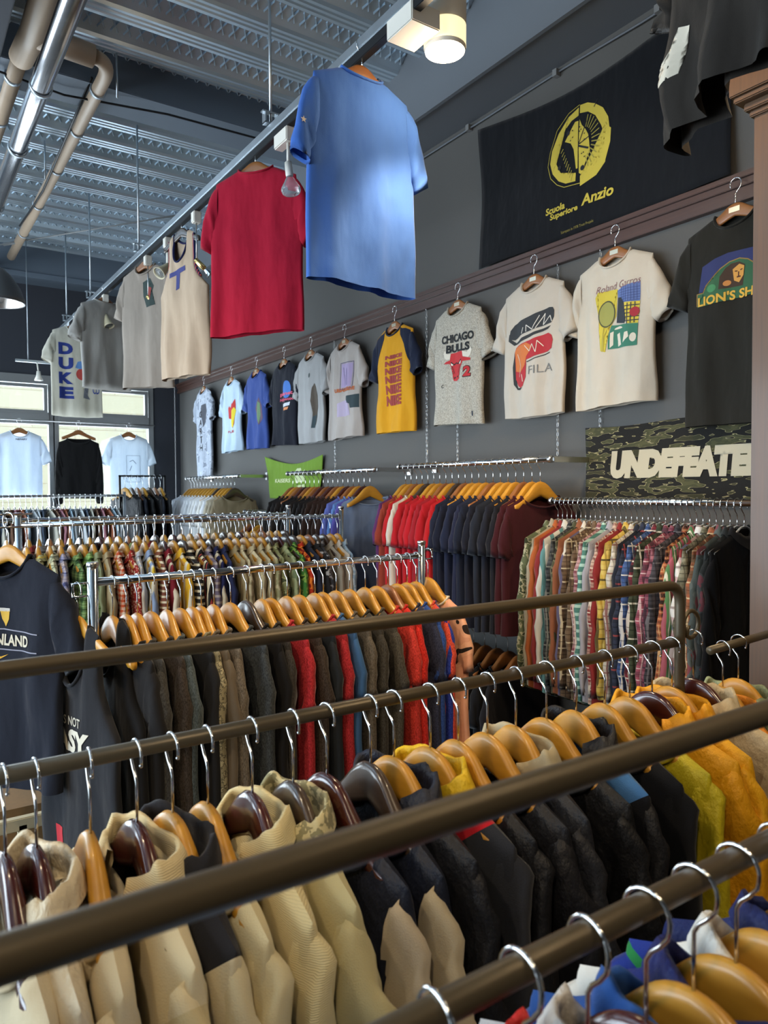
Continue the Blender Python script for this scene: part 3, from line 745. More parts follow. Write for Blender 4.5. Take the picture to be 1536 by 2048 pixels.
# ================================================================ silver rack C
C0, C1 = Vector((.448, 2.052)), Vector((1.628, 2.167)); e0, e1 = (.474, 2.055), (1.62, 2.166)
chrome_rack(C0, C1, 1.419, 'front silver clothes rack with a round rail and two capped posts', arms=((0, .055, .0), (1, .055, .02)))
g = lambda c: ('heather', c)
p_ = lambda c: ('plain', c)
rowsC = [
 ('black tank top with a white tag', 'tank', p_('#1c1c1e'), N_), ('black cotton T-shirt', 'tee', p_('#212021'), N_), ('dark heather grey T-shirt', 'tee', g('#3c3b39'), N_), ('charcoal brown T-shirt', 'tee', g('#38302a'), N_),
 ('blue-grey heather T-shirt', 'tee', g('#4a5458'), N_), ('washed black T-shirt', 'tee', p_('#232325'), N_), ('mottled beige bleached T-shirt', 'tee', ('print', '#8e866b', '#5f5a49', 60, '#a79e80'), N_),
 ('taupe T-shirt', 'tee', p_('#6a5f51'), N_), ('taupe grey T-shirt', 'tee', g('#6b6257'), N_), ('slate T-shirt', 'tee', g('#3b4044'), N_), ('plain black T-shirt', 'tee', p_('#1d1c1d'), Dk), ('charcoal T-shirt', 'tee', g('#37332f'), N_),
 ('raspberry red T-shirt', 'tee', g('#ac2a31'), N_), ('dark brown T-shirt', 'tee', g('#3c322b'), N_), ('slate black T-shirt', 'tee', p_('#272b30'), N_), ('red marl T-shirt', 'tee', g('#a5272d'), N_), ('steel blue T-shirt', 'tee', p_('#3f6492'), N_),
 ('taupe marl T-shirt', 'tee', g('#5e564b'), N_), ('dark olive grey T-shirt', 'tee', g('#3e3a33'), N_), ('olive grey T-shirt', 'tee', g('#4a453c'), N_), ('orange-red marl T-shirt', 'tee', g('#c2362c'), N_), ('bright red T-shirt', 'tee', g('#c4281f'), Br),
 ('navy marl T-shirt', 'tee', g('#2d3044'), N_), ('cobalt blue marl T-shirt', 'tee', g('#2c4a8e'), N_), ('royal blue T-shirt', 'tee', g('#26378f'), N_)]
tC = [.022, .055, .081, .116, .156, .191, .222, .246, .281, .329, .376, .423, .451, .503, .544, .595, .624, .67, .719, .777, .823, .865, .905, .945, .985]
thC = math.atan2(2.166 - 2.055, 1.62 - .474)
hang_row(rowsC, [lerp2(e0, e1, t_) for t_ in tC], R(-90) + thC, 1.431, 'front silver rack', 'C', jitter=5)
ea = lerp2(e0, e1, 1.035)
hanger('natural', (ea[0], ea[1], 1.442), R(-90) + thC, 'light wooden hanger on the right side arm of the front silver rack', None)
garment('tee', 2, ('print', '#d79a7a', '#e2a886', 7, '#2a211e'), (ea[0], ea[1], 1.442), R(-90) + thC, 'peach T-shirt with black zigzag patches on the front silver rack\'s right side arm', trim=p_('#d8cdb8'))
hanger('natural', (1.600, 2.164, 1.431), R(-94) + thC, 'light wooden hanger against the right post of the front silver rack', None)
garment('tee', 3, g('#cc4a35'), (1.600, 2.164, 1.431), R(-94) + thC, 'coral T-shirt against the right post of the front silver rack')
# the two shirts hanging face on at the left
hanger('natural', (.408, 2.048, 1.421), R(-74), 'light wooden hanger on the left side arm of the front silver rack', None, steep=False)
tk = garment('tank', 7, p_('#26272b'), (.408, 2.048, 1.421), R(-74), 'charcoal tank top with white lettering on the front silver rack\'s left side arm')
text(tk, 'lettering', "IT'S NOT", -.075, .05, -.375, -.350, '#b9b2a2', .02, slope=.004)
text(tk, 'lettering', 'EASY', -.12, .09, -.445, -.385, '#cfc8b6', .05, slope=.006)
poly(tk, 'red_patch', [(-.1, -.66), (-.06, -.66), (-.05, -.72), (-.10, -.73)], '#b3202b', label='red patch near the hem')
mm = empty('clothes_rack', (.12, 2.25, 0))
roundtube([(.12, 2.25, .08), (.12, 2.25, 1.66)], .0135, M['chrome'], 'post', mm); roundtube([(-1.0, 2.25, 1.59), (.12, 2.25, 1.59)], .011, M['chrome'], 'hanging_rail', mm)
roundtube([(-1.0, 2.25, .08), (-1.0, 2.25, 1.66)], .0135, M['chrome'], 'post', mm)
for x in (-1.0, .12): roundtube([(x, 2.0, .08), (x, 2.5, .08)], .0125, M['chrome'], 'foot', mm)
for x in (-1.0, .12):
    for yy in (2.03, 2.47): child('caster', lambda b: lathe(b, [(.001, -.012), (.034, -.012), (.04, -.006), (.04, .006), (.034, .012), (.001, .012)], (x, yy, .04), 16, (1, 0, 0)), M['black'], mm, True)
roundtube([(.12, 2.25, 1.60), (.33, 2.22, 1.60), (.33, 2.22, 1.565), (.12, 2.25, 1.565)], .003, M['chrome'], 'side_arm', mm)
tag(mm, 'silver clothes rack at the left edge whose side arm holds the navy lettered T-shirt', 'clothes rack')
hanger('natural', (.27, 2.22, 1.604), R(-58), 'light wooden hanger holding the navy lettered T-shirt at the left edge', None, steep=False)
fi = garment('walltee', 5, p_('#20242f'), (.27, 2.22, 1.604), R(-58), 'navy T-shirt with white arched lettering hanging face on at the left edge')
text(fi, 'lettering', 'TEAM FINLAND', -.150, .095, -.355, -.325, '#c9c2ae', .03)
poly(fi, 'printed_line', stroke([(-.14, -.315), (0, -.312), (.13, -.318)], .003) + stroke([(-.14, -.365), (0, -.366), (.13, -.366)], .003), '#8f90a0')
poly(fi, 'crest', [(-.012, -.262), (.022, -.262), (.018, -.285), (.006, -.305), (-.006, -.285)], '#c9a23a', label='small yellow crest')
poly(fi, 'crest_top', [(-.014, -.255), (.024, -.255), (.023, -.264), (-.013, -.264)], '#b9b6b0')
poly(fi, 'swoosh', [(-.02, -.382), (-.008, -.392), (.02, -.378), (-.006, -.386)], '#d0a030')

# ================================================================ silver racks D and E
chrome_rack((.462, 3.487), (2.075, 3.499), 1.519, 'middle silver clothes rack packed with patterned shirts', arms=())
chrome_rack((-.9, 4.05), (1.985, 3.965), 1.521, 'silver clothes rack directly behind the middle silver rack', arms=())
pd = lambda a, b, c, p=.05: ('plaid', a, b, c, p)
rowsD = [
 ('navy shirt', 'shirt', p_('#2c303c'), N_), ('yellow and green check shirt', 'shirt', pd('#8d9270', '#c9c79c', '#d5c45a', .07), N_), ('pale green check shirt', 'shirt', pd('#a4ab8d', '#cfcfae', '#5f6a5c', .07), N_),
 ('blue and pink check shirt', 'shirt', pd('#8c90b0', '#c2b5b5', '#404a7c', .05), N_), ('dark green check shirt', 'shirt', pd('#35532f', '#7c9a62', '#1f2f1c', .04), N_), ('bright green check shirt', 'shirt', pd('#4f7d3c', '#8db56f', '#2b4a25', .04), N_),
 ('sage shirt', 'shirt', p_('#8f9a78'), N_), ('beige linen shirt', 'shirt', p_('#a99c7c'), N_), ('red gingham shirt', 'shirt', pd('#b5502f', '#e3d2bb', '#b5502f', .022), N_), ('red shirt with small dots', 'shirt', ('print', '#8d2a26', '#a8352d', 90, '#d8c8ae'), N_),
 ('pale blue striped shirt', 'shirt', ('stripe', '#b9bfc9', '#dcd8cc', .03), N_), ('off-white shirt with blue squares', 'shirt', ('stripe', '#cfc9b5', '#8b9fc0', .06, '#d8b93c'), N_), ('cream shirt with brown stripes', 'shirt', ('hoop', '#7a4a3a', '#d8ccb0', .025), N_),
 ('cream and dark red striped shirt', 'shirt', ('stripe', '#7c2430', '#d8ccb4', .05), Mh), ('cream shirt with yellow stripes', 'shirt', ('stripe', '#d3a52e', '#d6cdb6', .05), N_), ('black and cream striped shirt', 'shirt', ('hoop', '#2a2725', '#cfc3a4', .03), Dk),
 ('cream shirt with black stripes', 'shirt', ('stripe', '#2b2826', '#d9ceb2', .035, '#a7403c'), N_), ('grey and purple striped shirt', 'shirt', ('hoop', '#6c6272', '#a79b93', .03), N_), ('navy and cream striped shirt', 'shirt', ('stripe', '#23264a', '#c9bfa6', .05), Dk), ('dark blue shirt', 'shirt', p_('#2a3050'), N_),
 ('tan shirt', 'shirt', p_('#9a8a66'), N_), ('cream patterned shirt', 'shirt', ('print', '#c7bb97', '#b1a582', 30, '#9a8f70'), N_), ('cream crinkled shirt', 'shirt', ('print', '#cbbf9d', '#b8ac88', 22), N_), ('stone shirt', 'shirt', p_('#b5aa88'), N_), ('sand patterned shirt', 'shirt', ('print', '#bcb08a', '#94906a', 26), N_),
 ('olive patterned shirt', 'shirt', ('print', '#7b7d55', '#a5a578', 30, '#4d5238'), Dk), ('sage patterned shirt', 'shirt', ('print', '#98a078', '#6e7a58', 24), Mh), ('leaf green patterned shirt', 'shirt', ('print', '#3f7434', '#7fa04a', 20, '#2a4a22'), Dk), ('red and orange patterned shirt', 'shirt', ('print', '#b3341f', '#d9772a', 18, '#7a1d16'), Dk),
 ('navy blue shirt', 'shirt', p_('#252a3a'), N_), ('black floral shirt', 'shirt', ('print', '#232326', '#232326', 24, '#9a9a9a'), Br), ('dark grey patterned shirt', 'shirt', ('print', '#2c2d31', '#3c3d42', 24, '#77777a'), Dk), ('grey shirt', 'shirt', p_('#8b8578'), Dk), ('pale grey shirt', 'shirt', p_('#b1aca2'), N_), ('pale denim shirt', 'shirt', ('print', '#9fb0bf', '#7f97ad', 20), N_)]
hang_row(rowsD, [lerp2((.492, 3.487), (2.05, 3.499), i / 34) for i in range(35)], R(-90), 1.531, 'middle silver rack', 'D', jitter=6)
csE = ['#c9b23c', '#7e8a5c', '#2b2c33', '#c8a838', '#8c8f94', '#41454d', '#8a3b34', '#a79b80', '#3b4a6a', '#c2b8a0', '#5a5f4c', '#7a2c2c']
nmE = ['yellow', 'sage', 'black', 'mustard', 'grey', 'slate', 'brick red', 'stone', 'denim blue', 'cream', 'olive', 'dark red']
rowsE = [(nmE[(i * 5) % 12] + ' long-sleeved shirt', 'shirt', (('plain', csE[(i * 5) % 12]) if i % 3 else pd(csE[(i * 5) % 12], '#b8ac90', '#3a3a40', .05)), [N_, Br, N_, N_, Dk, N_, Mh, N_][i % 8]) for i in range(37)]
hang_row(rowsE, [lerp2((.24, 4.016), (1.96, 3.966), i / 36) for i in range(37)], R(-90), 1.533, 'silver rack behind the middle one', 'E', jitter=6)

# ================================================================ wall rails F, G, H, lower rail, I
wall_rail(2.3, 5.46, 6.68, 1.778, 'chrome wall rail holding the white T-shirts in the far corner')
wall_rail(2.3, 3.50, 4.60, 1.778, 'chrome wall rail holding black and blue T-shirts in front of the green flag')
wall_rail(2.3, 2.16, 3.26, 1.786, 'chrome wall rail holding red and navy T-shirts left of the camouflage towel')
wall_rail(2.3, 1.26, 2.16, 1.612, 'chrome wall rail of check shirts under the camouflage towel')
wall_rail(2.3, 4.75, 5.35, 1.50, 'short low chrome wall rail below the green flag')
rowsF = [('white cotton T-shirt', 'tee', p_(c), h) for c, h in zip(['#e2e7ee', '#e6eaf0', '#e9ecf0', '#e2e6ec', '#e8eaee', '#e4e8ec', '#e6e8ea', '#eaeae8', '#e2e4e6', '#e6e4de', '#dfe2e6'], [N_] * 9 + [Dk, N_])] + [('cream T-shirt', 'tee', p_('#b9b09c'), N_), ('pale tan T-shirt', 'tee', p_('#a39a86'), N_), ('tan T-shirt', 'tee', p_('#8d8068'), Dk)]
hang_row(rowsF, [(2.3, 6.55 - i * .078) for i in range(14)], 0, 1.791, 'far white wall rail', 'F')
rowsG = [('black T-shirt', 'tee', p_(['#1a1919', '#1d1b1c', '#211c1a'][i % 3]), [Br, N_, Br, Mh][i % 4]) for i in range(9)] + [('dark brown T-shirt', 'tee', p_('#2e211c'), h) for h in (Mh, Br, N_, Mh)] + [('lavender blue T-shirt', 'tee', p_('#5a66a8'), Br), ('sky blue T-shirt', 'tee', p_('#5b7fb8'), N_), ('violet T-shirt', 'tee', p_('#55509a'), Mh), ('grey-blue sweatshirt', 'long', p_('#66758f'), N_, dict(trim=p_('#6c7b94')))]
hang_row(rowsG, [(2.3, 4.52 - i * .0605) for i in range(17)], 0, 1.791, 'wall rail of black T-shirts', 'G')
for o in bpy.data.objects:
    if o.get('label', '').startswith('grey-blue sweatshirt'): o.rotation_euler.z = R(-22)
reds = ['#5c2f5c', '#8c3a2c', '#b3262a', '#c9beb0', '#ad1f28', '#a82028', '#b0202a', '#92202a', '#a31c26', '#aa1e24']
nmr = ['purple', 'rust', 'scarlet', 'white and red', 'crimson', 'deep red', 'bright red', 'dark red', 'cherry red', 'red']
rowsH = [(n + ' T-shirt', 'tee', p_(c), [N_, N_, Br, N_, Dk][i % 5]) for i, (n, c) in enumerate(zip(nmr, reds))] + [(n + ' T-shirt', 'tee', p_(c), N_ if i % 4 else Br) for i, (n, c) in enumerate([('navy', '#1b1f30'), ('dark navy', '#171b2b'), ('midnight blue', '#1d2338'), ('faded navy', '#21253a'), ('ink blue', '#1a1f2e'), ('blue-black', '#191b26'), ('dark slate', '#20242e'), ('charcoal navy', '#1d1f29'), ('nearly black', '#1a1a20')])] + [('maroon sweatshirt', 'tee', p_('#3a151a'), N_), ('dark maroon T-shirt', 'tee', p_('#3b161b'), N_, dict(cat='t-shirt'))]
hang_row(rowsH, [(2.3, 3.20 - i * .049) for i in range(21)], 0, 1.799, 'wall rail of red T-shirts', 'H')
rowsL0 = [('grey T-shirt', 'tee', g('#7d7f80'), Br), ('pale grey T-shirt', 'tee', g('#9a9c9c'), Mh), ('mid-grey T-shirt', 'tee', g('#6d6f72'), N_), ('dark grey T-shirt', 'tee', g('#4a4c50'), Br), ('stone grey T-shirt', 'tee', g('#8a877f'), N_)]
hang_row(rowsL0, [(2.3, 5.25 - i * .09) for i in range(5)], 0, 1.513, 'low rail below the green flag', 'low')
wall_rail(2.32, 2.25, 3.30, 1.02, 'low chrome wall rail of black trousers under the navy T-shirts')
hang_row([(['black garment', 'near-black garment', 'dark charcoal garment'][i % 3], 'tee', p_(['#151516', '#1a1a1d', '#1c1b1f'][i % 3]), Br) for i in range(12)], [(2.32, 3.22 - i * .078) for i in range(12)], 0, 1.033, 'lowest wall rail', 'low2')
rowsI = [
 ('green printed shirt', ('print', '#5f6b45', '#a8a37c', 30, '#39452c')), ('beige shirt', p_('#a89c80')), ('orange shirt', p_('#c9581c')), ('red shirt with a round badge', p_('#a3272b')), ('white and teal striped shirt', ('stripe', '#c9c5b8', '#4f8f94', .05)),
 ('dark check shirt', pd('#23262b', '#4a4d50', '#7a7a70', .05)), ('olive camouflage shirt', ('print', '#4d4f33', '#6f6c48', 18, '#2c2f20')), ('rust shirt', p_('#a5562f')), ('cream and purple striped shirt', ('stripe', '#5a527c', '#cfc8b6', .09)), ('brown check shirt', pd('#4f3726', '#7a5b40', '#cdb98e', .05)), ('brown tartan shirt', pd('#5a4029', '#7c5f42', '#c2ae84', .06)),
 ('rose check shirt', pd('#8b3f4f', '#c28a8c', '#d8c3b4', .05)), ('mint striped shirt', ('hoop', '#3f8276', '#9fd0be', .03)), ('pale lilac-grey shirt', p_('#a3a0ac')), ('red check shirt', pd('#9a2a2a', '#caa58c', '#e0d2b8', .04)), ('plain red shirt', p_('#a3201f')), ('yellow check shirt', pd('#d9ab26', '#e3c04a', '#2d2a20', .07)), ('white check shirt', pd('#b5ab98', '#d3c9b6', '#8f3f3f', .05)),
 ('navy shirt', p_('#1f2638')), ('dark navy check shirt', pd('#1c2230', '#2c3550', '#b03a3a', .06)), ('blue check shirt', pd('#24407c', '#3a5fa8', '#d4d0c4', .05)), ('red and black check shirt', pd('#8b2030', '#2a2226', '#d0c6b4', .05)), ('green and black check shirt', pd('#26301f', '#3f4a32', '#c9c4a8', .06)), ('pink tartan shirt', pd('#b0405a', '#5a3040', '#d8b0b0', .04)),
 ('dark pink check shirt', pd('#7c2c44', '#a8586a', '#2a2230', .05)), ('grey-black shirt', pd('#2a2a30', '#4a4650', '#6f6a70', .05)), ('orange and black check shirt', pd('#c85a28', '#1f1c1c', '#d8a05a', .022)), ('green and pink striped shirt', ('stripe', '#4f8a48', '#b84a5a', .03, '#d8d0b0')),
 ('bold tricolour check shirt', pd('#b03038', '#d8d4cc', '#5878b0', .13)), ('olive grey check shirt', pd('#5f5d46', '#8a866a', '#33342a', .05)), ('orange tartan shirt', pd('#b0542c', '#6a4a30', '#d8b880', .05)), ('grey shirt with red squares', ('print', '#44504f', '#56605e', 11, '#8a3a46')), ('dark printed shirt', ('print', '#24282b', '#333c3f', 16, '#6a2f3a')), ('black shirt', p_('#141416'))]
def mute(c, k=.68):
    v = [int(c[i:i+2], 16) for i in (1, 3, 5)]; m_ = sum(v) / 3
    return '#%02x%02x%02x' % tuple(int((m_ + (x - m_) * k) * .93) for x in v)
rowsI = [(n, tuple(mute(x) if isinstance(x, str) and x[0] == '#' else x for x in s)) for n, s in rowsI]
hang_row([(n, 'shirt', s, 'clear') for n, s in rowsI], [(2.3, 2.12 - i * .0242) for i in range(len(rowsI))], 0, 1.625, 'wall rail of check shirts', 'I', jitter=3)
rs = [o for o in bpy.data.objects if o.get('label', '').startswith('red shirt with a round badge')][0]

# ================================================================ far racks by the shop window
kr = empty('clothes_rack', (.4, 6.0, 0))
roundtube([(.0, 6.0, 1.63), (1.56, 6.0, 1.63)], .010, M['steel'], 'hanging_rail', kr)
for x in (.0, 1.56): roundtube([(x, 6.0, .02), (x, 6.0, 1.66)], .011, M['steel'], 'post', kr); roundtube([(x, 5.78, .02), (x, 6.22, .02)], .011, M['steel'], 'foot', kr)
tag(kr, 'thin steel clothes rack in front of the shop window, full of small tops', 'clothes rack')
ck = [('white', '#e0e4e6'), ('brown', '#7a5a48'), ('pale blue', '#a8c0d0'), ('grey-blue', '#5a6678'), ('pink', '#b8808a'), ('pale grey', '#b8babc'), ('cream', '#d2ccbc'), ('rust', '#a8664a')]
hang_row([(ck[(i * 3) % 8][0] + ' small top', 'kid', p_(ck[(i * 3) % 8][1]), 'clear') for i in range(24)], [(.62 + i * .038, 6.0) for i in range(24)], R(-90), 1.641, 'thin rack by the window', 'K', jitter=8)
lr = empty('clothes_rack', (1.62, 6.4, 0))
child('frame', lambda b: (box(b, 1.62, 1.635, 6.39, 6.41, .02, 1.80), box(b, 2.0, 2.015, 6.39, 6.41, .02, 1.80), box(b, 1.62, 2.015, 6.39, 6.41, 1.785, 1.80)), M['black'], lr)
for x in (1.6275, 2.0075): child('foot', lambda b: box(b, x - .01, x + .01, 6.2, 6.6, .0, .02), M['black'], lr)
tag(lr, 'black square-framed clothes rack of black tops beside the white T-shirts', 'clothes rack')
hang_row([('black long-sleeved top' if i % 2 else 'dark long-sleeved top', 'long', ('nylon', ['#151518', '#1b1a1c', '#141a28'][i % 3]), [N_, Dk, Br][i % 3]) for i in range(7)], [(1.67 + i * .05, 6.4) for i in range(7)], R(-75), 1.801, 'black square rack', 'L', jitter=10)

# ================================================================ T-shirts pinned along the right wall
def wallshirt(y, spec, label, z=2.735, seed=1, **k):
    pz = k.pop('hl'); lean = k.pop('turn', 0)
    hanger('brown', (2.485, y, z), R(-90 + lean), pz, 'hangers on the wall moulding', plate=True, flip=True)
    return garment(k.pop('typ', 'walltee'), seed, spec, (2.485, y, z), R(-90 + lean), label, None, **k)
HL = 'brown wooden hanger on the wall moulding holding the %s'
s = wallshirt(6.70, ('print', '#aab2bf', '#b9c0cc', 14, '#8a919e'), 'light grey marbled T-shirt lettered vertically, farthest along the wall', typ='garth', hl=HL % 'marbled lettered shirt', seed=1)
for i, ch in enumerate('GARTH'): text(s, 'letter', ch, -.05, .03, -.385 - i * .078, -.325 - i * .078, '#25262c', .03)
poly(s, 'printed_portrait', [(-.01, -.27), (.09, -.26), (.12, -.33), (.10, -.42), (.05, -.48), (.03, -.40), (-.02, -.36)], '#4a4c54', .0012, label='dark grey portrait shape')
s = wallshirt(6.03, ('plain', '#b8cbdb'), 'pale blue T-shirt with a red and yellow flame print on the wall', hl=HL % 'pale blue shirt with flames', seed=2)
poly(s, 'flame', [(-.02, -.36), (.0, -.34), (.02, -.36), (.05, -.31), (.07, -.34), (.12, -.29), (.13, -.36), (.10, -.42), (.12, -.50), (.09, -.54), (.05, -.46), (.0, -.45)], '#b8322e', label='red flame')
poly(s, 'figure', [(.06, -.40), (.11, -.36), (.14, -.39), (.12, -.46), (.10, -.53), (.06, -.52), (.08, -.46)], '#d9c22e', .0022, label='yellow figure')
text(s, 'lettering', 'FLAME', -.02, .11, -.575, -.555, '#b04a4a')
s = wallshirt(5.51, ('plain', '#3c4f8c'), 'blue T-shirt with a faded green and brown leaf print on the wall', hl=HL % 'blue shirt with leaf print', seed=3)
poly(s, 'print_shape', [(.02, -.41), (.09, -.33), (.15, -.40), (.16, -.50), (.10, -.55), (.05, -.50)], '#5a4658', label='faded brown shape')
poly(s, 'leaf', [(.07, -.36), (.12, -.38), (.13, -.47), (.10, -.54), (.07, -.49)], '#5f7a58', .0022, label='faded green leaf')
s = wallshirt(5.01, ('plain', '#1e2029'), 'black T-shirt with a blue globe and pink lettering on the wall', hl=HL % 'black shirt with blue globe', seed=4)
poly(s, 'globe', circle(.08, -.325, .065), '#3f6fb8', label='blue globe')
text(s, 'lettering', 'planet', -.03, .165, -.375, -.34, '#d2566e', .03, slope=.0); text(s, 'lettering', 'Hollywood', -.03, .17, -.415, -.385, '#d2566e', .03)
poly(s, 'sign', [(.02, -.43), (.13, -.42), (.12, -.445), (.03, -.455)], '#c9cdd6'); poly(s, 'sign', [(.04, -.46), (.11, -.455), (.10, -.475), (.05, -.48)], '#d78a5a')
s = wallshirt(4.59, ('plain', '#a09f9e'), 'light grey T-shirt with a dark standing figure print on the wall', hl=HL % 'light grey figure shirt', seed=1)
poly(s, 'figure', [(.06, -.36), (.085, -.33), (.11, -.36), (.13, -.42), (.125, -.50), (.10, -.54), (.09, -.62), (.06, -.63), (.06, -.53), (.04, -.45)], '#4b4136', label='dark brown figure')
poly(s, 'boot', [(.06, -.56), (.095, -.55), (.085, -.64), (.055, -.64)], '#2f3d42', .0022); poly(s, 'emblem', circle(.02, -.27, .012, .016), '#3f4a48')
s = wallshirt(4.13, ('plain', '#a8a09a'), 'off-white T-shirt with a purple, orange and dark green collage on the wall', hl=HL % 'collage print shirt', seed=2)
poly(s, 'purple_panel', [(-.004, -.257), (.131, -.262), (.114, -.41), (-.006, -.41)], '#9c8cae', label='pale purple panel')
poly(s, 'panel_outline', stroke([(-.015, -.25), (.14, -.255), (.125, -.42), (-.018, -.42), (-.015, -.25)], .004) + stroke([(.02, -.28), (.04, -.40), (.07, -.29), (.08, -.40)], .004), '#4a3f6a', .0022)
text(s, 'lettering', 'URBANDRIVE', -.073, .151, -.437, -.412, '#a85a30', .06)
poly(s, 'green_block', [(.054, -.469), (.184, -.465), (.183, -.55), (.105, -.548), (.10, -.52), (.054, -.511)], '#26353a', label='dark green block')
poly(s, 'purple_panel', [(-.054, -.508), (.05, -.49), (.091, -.52), (.10, -.593), (-.055, -.595)], '#a497ae', label='pale purple panel')
s = wallshirt(3.56, ('plain', '#cf9422'), 'yellow T-shirt with navy raglan sleeves and maroon block lettering on the wall', hl=HL % 'yellow raglan shirt', seed=3, sleeve=('plain', '#1f2537'), trim=('plain', '#272f40'), sleeve_label='navy raglan sleeve')
for sg in (1, -1):
    poly(s, 'raglan_panel', [(sg * .076, -.135), (sg * .095, -.145), (sg * .13, -.15), (sg * .172, -.168), (sg * .18, -.36), (sg * .155, -.32), (sg * .12, -.24), (sg * .08, -.18)], fabric(('plain', '#1f2537')), .0012, label='navy raglan panel')
for i, (a, b) in enumerate([(-.308, -.285), (-.350, -.318), (-.398, -.358), (-.450, -.404), (-.512, -.458), (-.580, -.520)]):
    text(s, 'lettering', 'NIKE', -.056, .105, a, b, '#8f3430', .06)
poly(s, 'sleeve_mark', [(.20, -.30), (.215, -.29), (.22, -.305)], '#d0a02a')
s = wallshirt(2.985, ('heather', '#a9a294'), 'heather grey T-shirt with a red bull head under black block lettering', hl=HL % 'bull head shirt', seed=4)
text(s, 'lettering', 'CHICAGO', -.105, .150, -.305, -.262, '#17191b', .045, slope=-.008); text(s, 'lettering', 'BULLS', -.066, .120, -.358, -.315, '#17191b', .045, slope=-.006)
HB = [(-.035, -.362), (.067, -.362), (.073, -.393), (.124, -.405), (.121, -.416), (.073, -.416), (.054, -.452), (.044, -.476), (.05, -.502), (.027, -.512), (-.009, -.507), (-.019, -.48), (-.009, -.465), (-.030, -.431), (-.040, -.415), (-.080, -.412), (-.066, -.402), (-.039, -.396)]
poly(s, 'bull_head', HB, '#b3282c', label='red bull head')
poly(s, 'horn', [(-.035, -.362), (-.060, -.362), (-.074, -.340), (-.083, -.356), (-.076, -.379), (-.060, -.391), (-.039, -.391)], '#cfc8b8', .0018, label='white horn')
poly(s, 'horn', [(.067, -.362), (.100, -.372), (.122, -.345), (.135, -.365), (.125, -.388), (.108, -.400), (.073, -.390)], '#cfc8b8', .0018, label='white horn')
poly(s, 'bull_features', stroke([(-.030, -.408), (-.008, -.424), (.014, -.416), (.034, -.424), (.062, -.404)], .006) + [circle(.002, -.492, .007, .005, 10)] + [circle(.034, -.490, .007, .005, 10)] + stroke([(-.022, -.43), (-.002, -.47)], .003) + stroke([(.052, -.43), (.038, -.47)], .003), '#231a1a', .0028)
poly(s, 'bull_eye', [[(-.030, -.412), (-.012, -.422), (-.018, -.428), (-.028, -.424)], [(.046, -.422), (.062, -.410), (.060, -.424), (.050, -.428)]], '#d8d2c4', .0034)
text(s, 'numeral', '2', .078, .128, -.50, -.440, '#231a1a', .09, off=.0018); text(s, 'numeral', '2', .082, .125, -.496, -.444, '#b3282c', .05, off=.003)
text(s, 'small_letters', 'C', -.105, -.085, -.535, -.518, '#2a2a28'); poly(s, 'hem_tag', [(.128, -.70), (.136, -.70), (.136, -.675), (.128, -.675)], '#26303f')
s = wallshirt(2.44, ('plain', '#bdb2a3'), 'white T-shirt with a large black and red rounded F-shaped print', hl=HL % 'black and red F print shirt', seed=1)
poly(s, 'print_shadow', [(-.146, -.372), (-.138, -.34), (-.126, -.368), (-.095, -.388), (-.05, -.37), (.125, -.345), (.11, -.358), (-.06, -.388), (-.11, -.398)], '#2a2b2c')
poly(s, 'black_bar', [(-.138, -.352), (-.130, -.325), (-.105, -.303), (-.06, -.29), (.112, -.262), (.132, -.265), (.141, -.28), (.140, -.31), (.126, -.333), (-.049, -.355), (-.103, -.373), (-.128, -.368)], '#2c2e30', .0018, label='black bar')
poly(s, 'white_strokes', stroke([(-.05, -.352), (-.04, -.325)], .004) + stroke([(-.02, -.348), (-.02, -.318), (.02, -.345), (.06, -.288)], .004) + stroke([(.04, -.343), (.09, -.285), (.08, -.335), (.12, -.30), (.13, -.328)], .004), '#cfc8bc', .0028)
poly(s, 'print_shadow', [(-.111, -.429), (-.100, -.57), (-.082, -.600), (-.045, -.601), (-.060, -.612), (-.088, -.608), (-.112, -.580), (-.120, -.50)], '#2a2b2c')
poly(s, 'red_bar', [(-.110, -.43), (-.100, -.41), (-.083, -.402), (.077, -.380), (.112, -.376), (.130, -.388), (.136, -.41), (.127, -.445), (.105, -.455), (-.022, -.476), (-.022, -.555), (-.040, -.594), (-.058, -.602), (-.082, -.590), (-.100, -.557)], '#a8262c', .0018, label='red bar')
poly(s, 'orange_part', [(-.108, -.43), (-.098, -.412), (-.083, -.406), (-.02, -.398), (.02, -.42), (-.02, -.46), (-.03, -.50), (-.06, -.53), (-.10, -.52)], '#c26a34', .0026, label='orange shaded part')
poly(s, 'white_strokes', stroke([(-.03, -.41), (.0, -.44), (.02, -.41), (.04, -.45), (.05, -.40), (.08, -.43)], .0035) + stroke([(-.09, -.44), (-.06, -.50), (-.07, -.55)], .003) + stroke([(-.05, -.54), (-.04, -.575)], .004), '#d8ccb8', .0036)
text(s, 'lettering', 'FILA', -.006, .125, -.545, -.508, '#6d6a66', -.005, slope=-.0)
poly(s, 'letter_underline', stroke([(-.018, -.487), (.115, -.462)], .004), '#2a2b2c', .0026)
s = wallshirt(1.985, ('plain', '#c4b8a6'), 'white T-shirt with a colourful tennis racket print, largest white shirt on the wall', hl=HL % 'tennis print shirt', seed=2, turn=0)
poly(s, 'yellow_panel', [(-.074, -.285), (-.064, -.262), (.030, -.268), (.024, -.376), (-.01, -.431), (-.025, -.514), (-.049, -.505), (-.055, -.38)], '#c2ae3a', label='yellow panel')
poly(s, 'blue_panel', [(.03, -.274), (.061, -.262), (.136, -.258), (.134, -.335), (.067, -.329), (.033, -.312)], '#5a6c9c', label='blue panel')
poly(s, 'check_panel', [(.067, -.329), (.134, -.335), (.13, -.424), (.084, -.416)], '#c9b23e', label='yellow check panel')
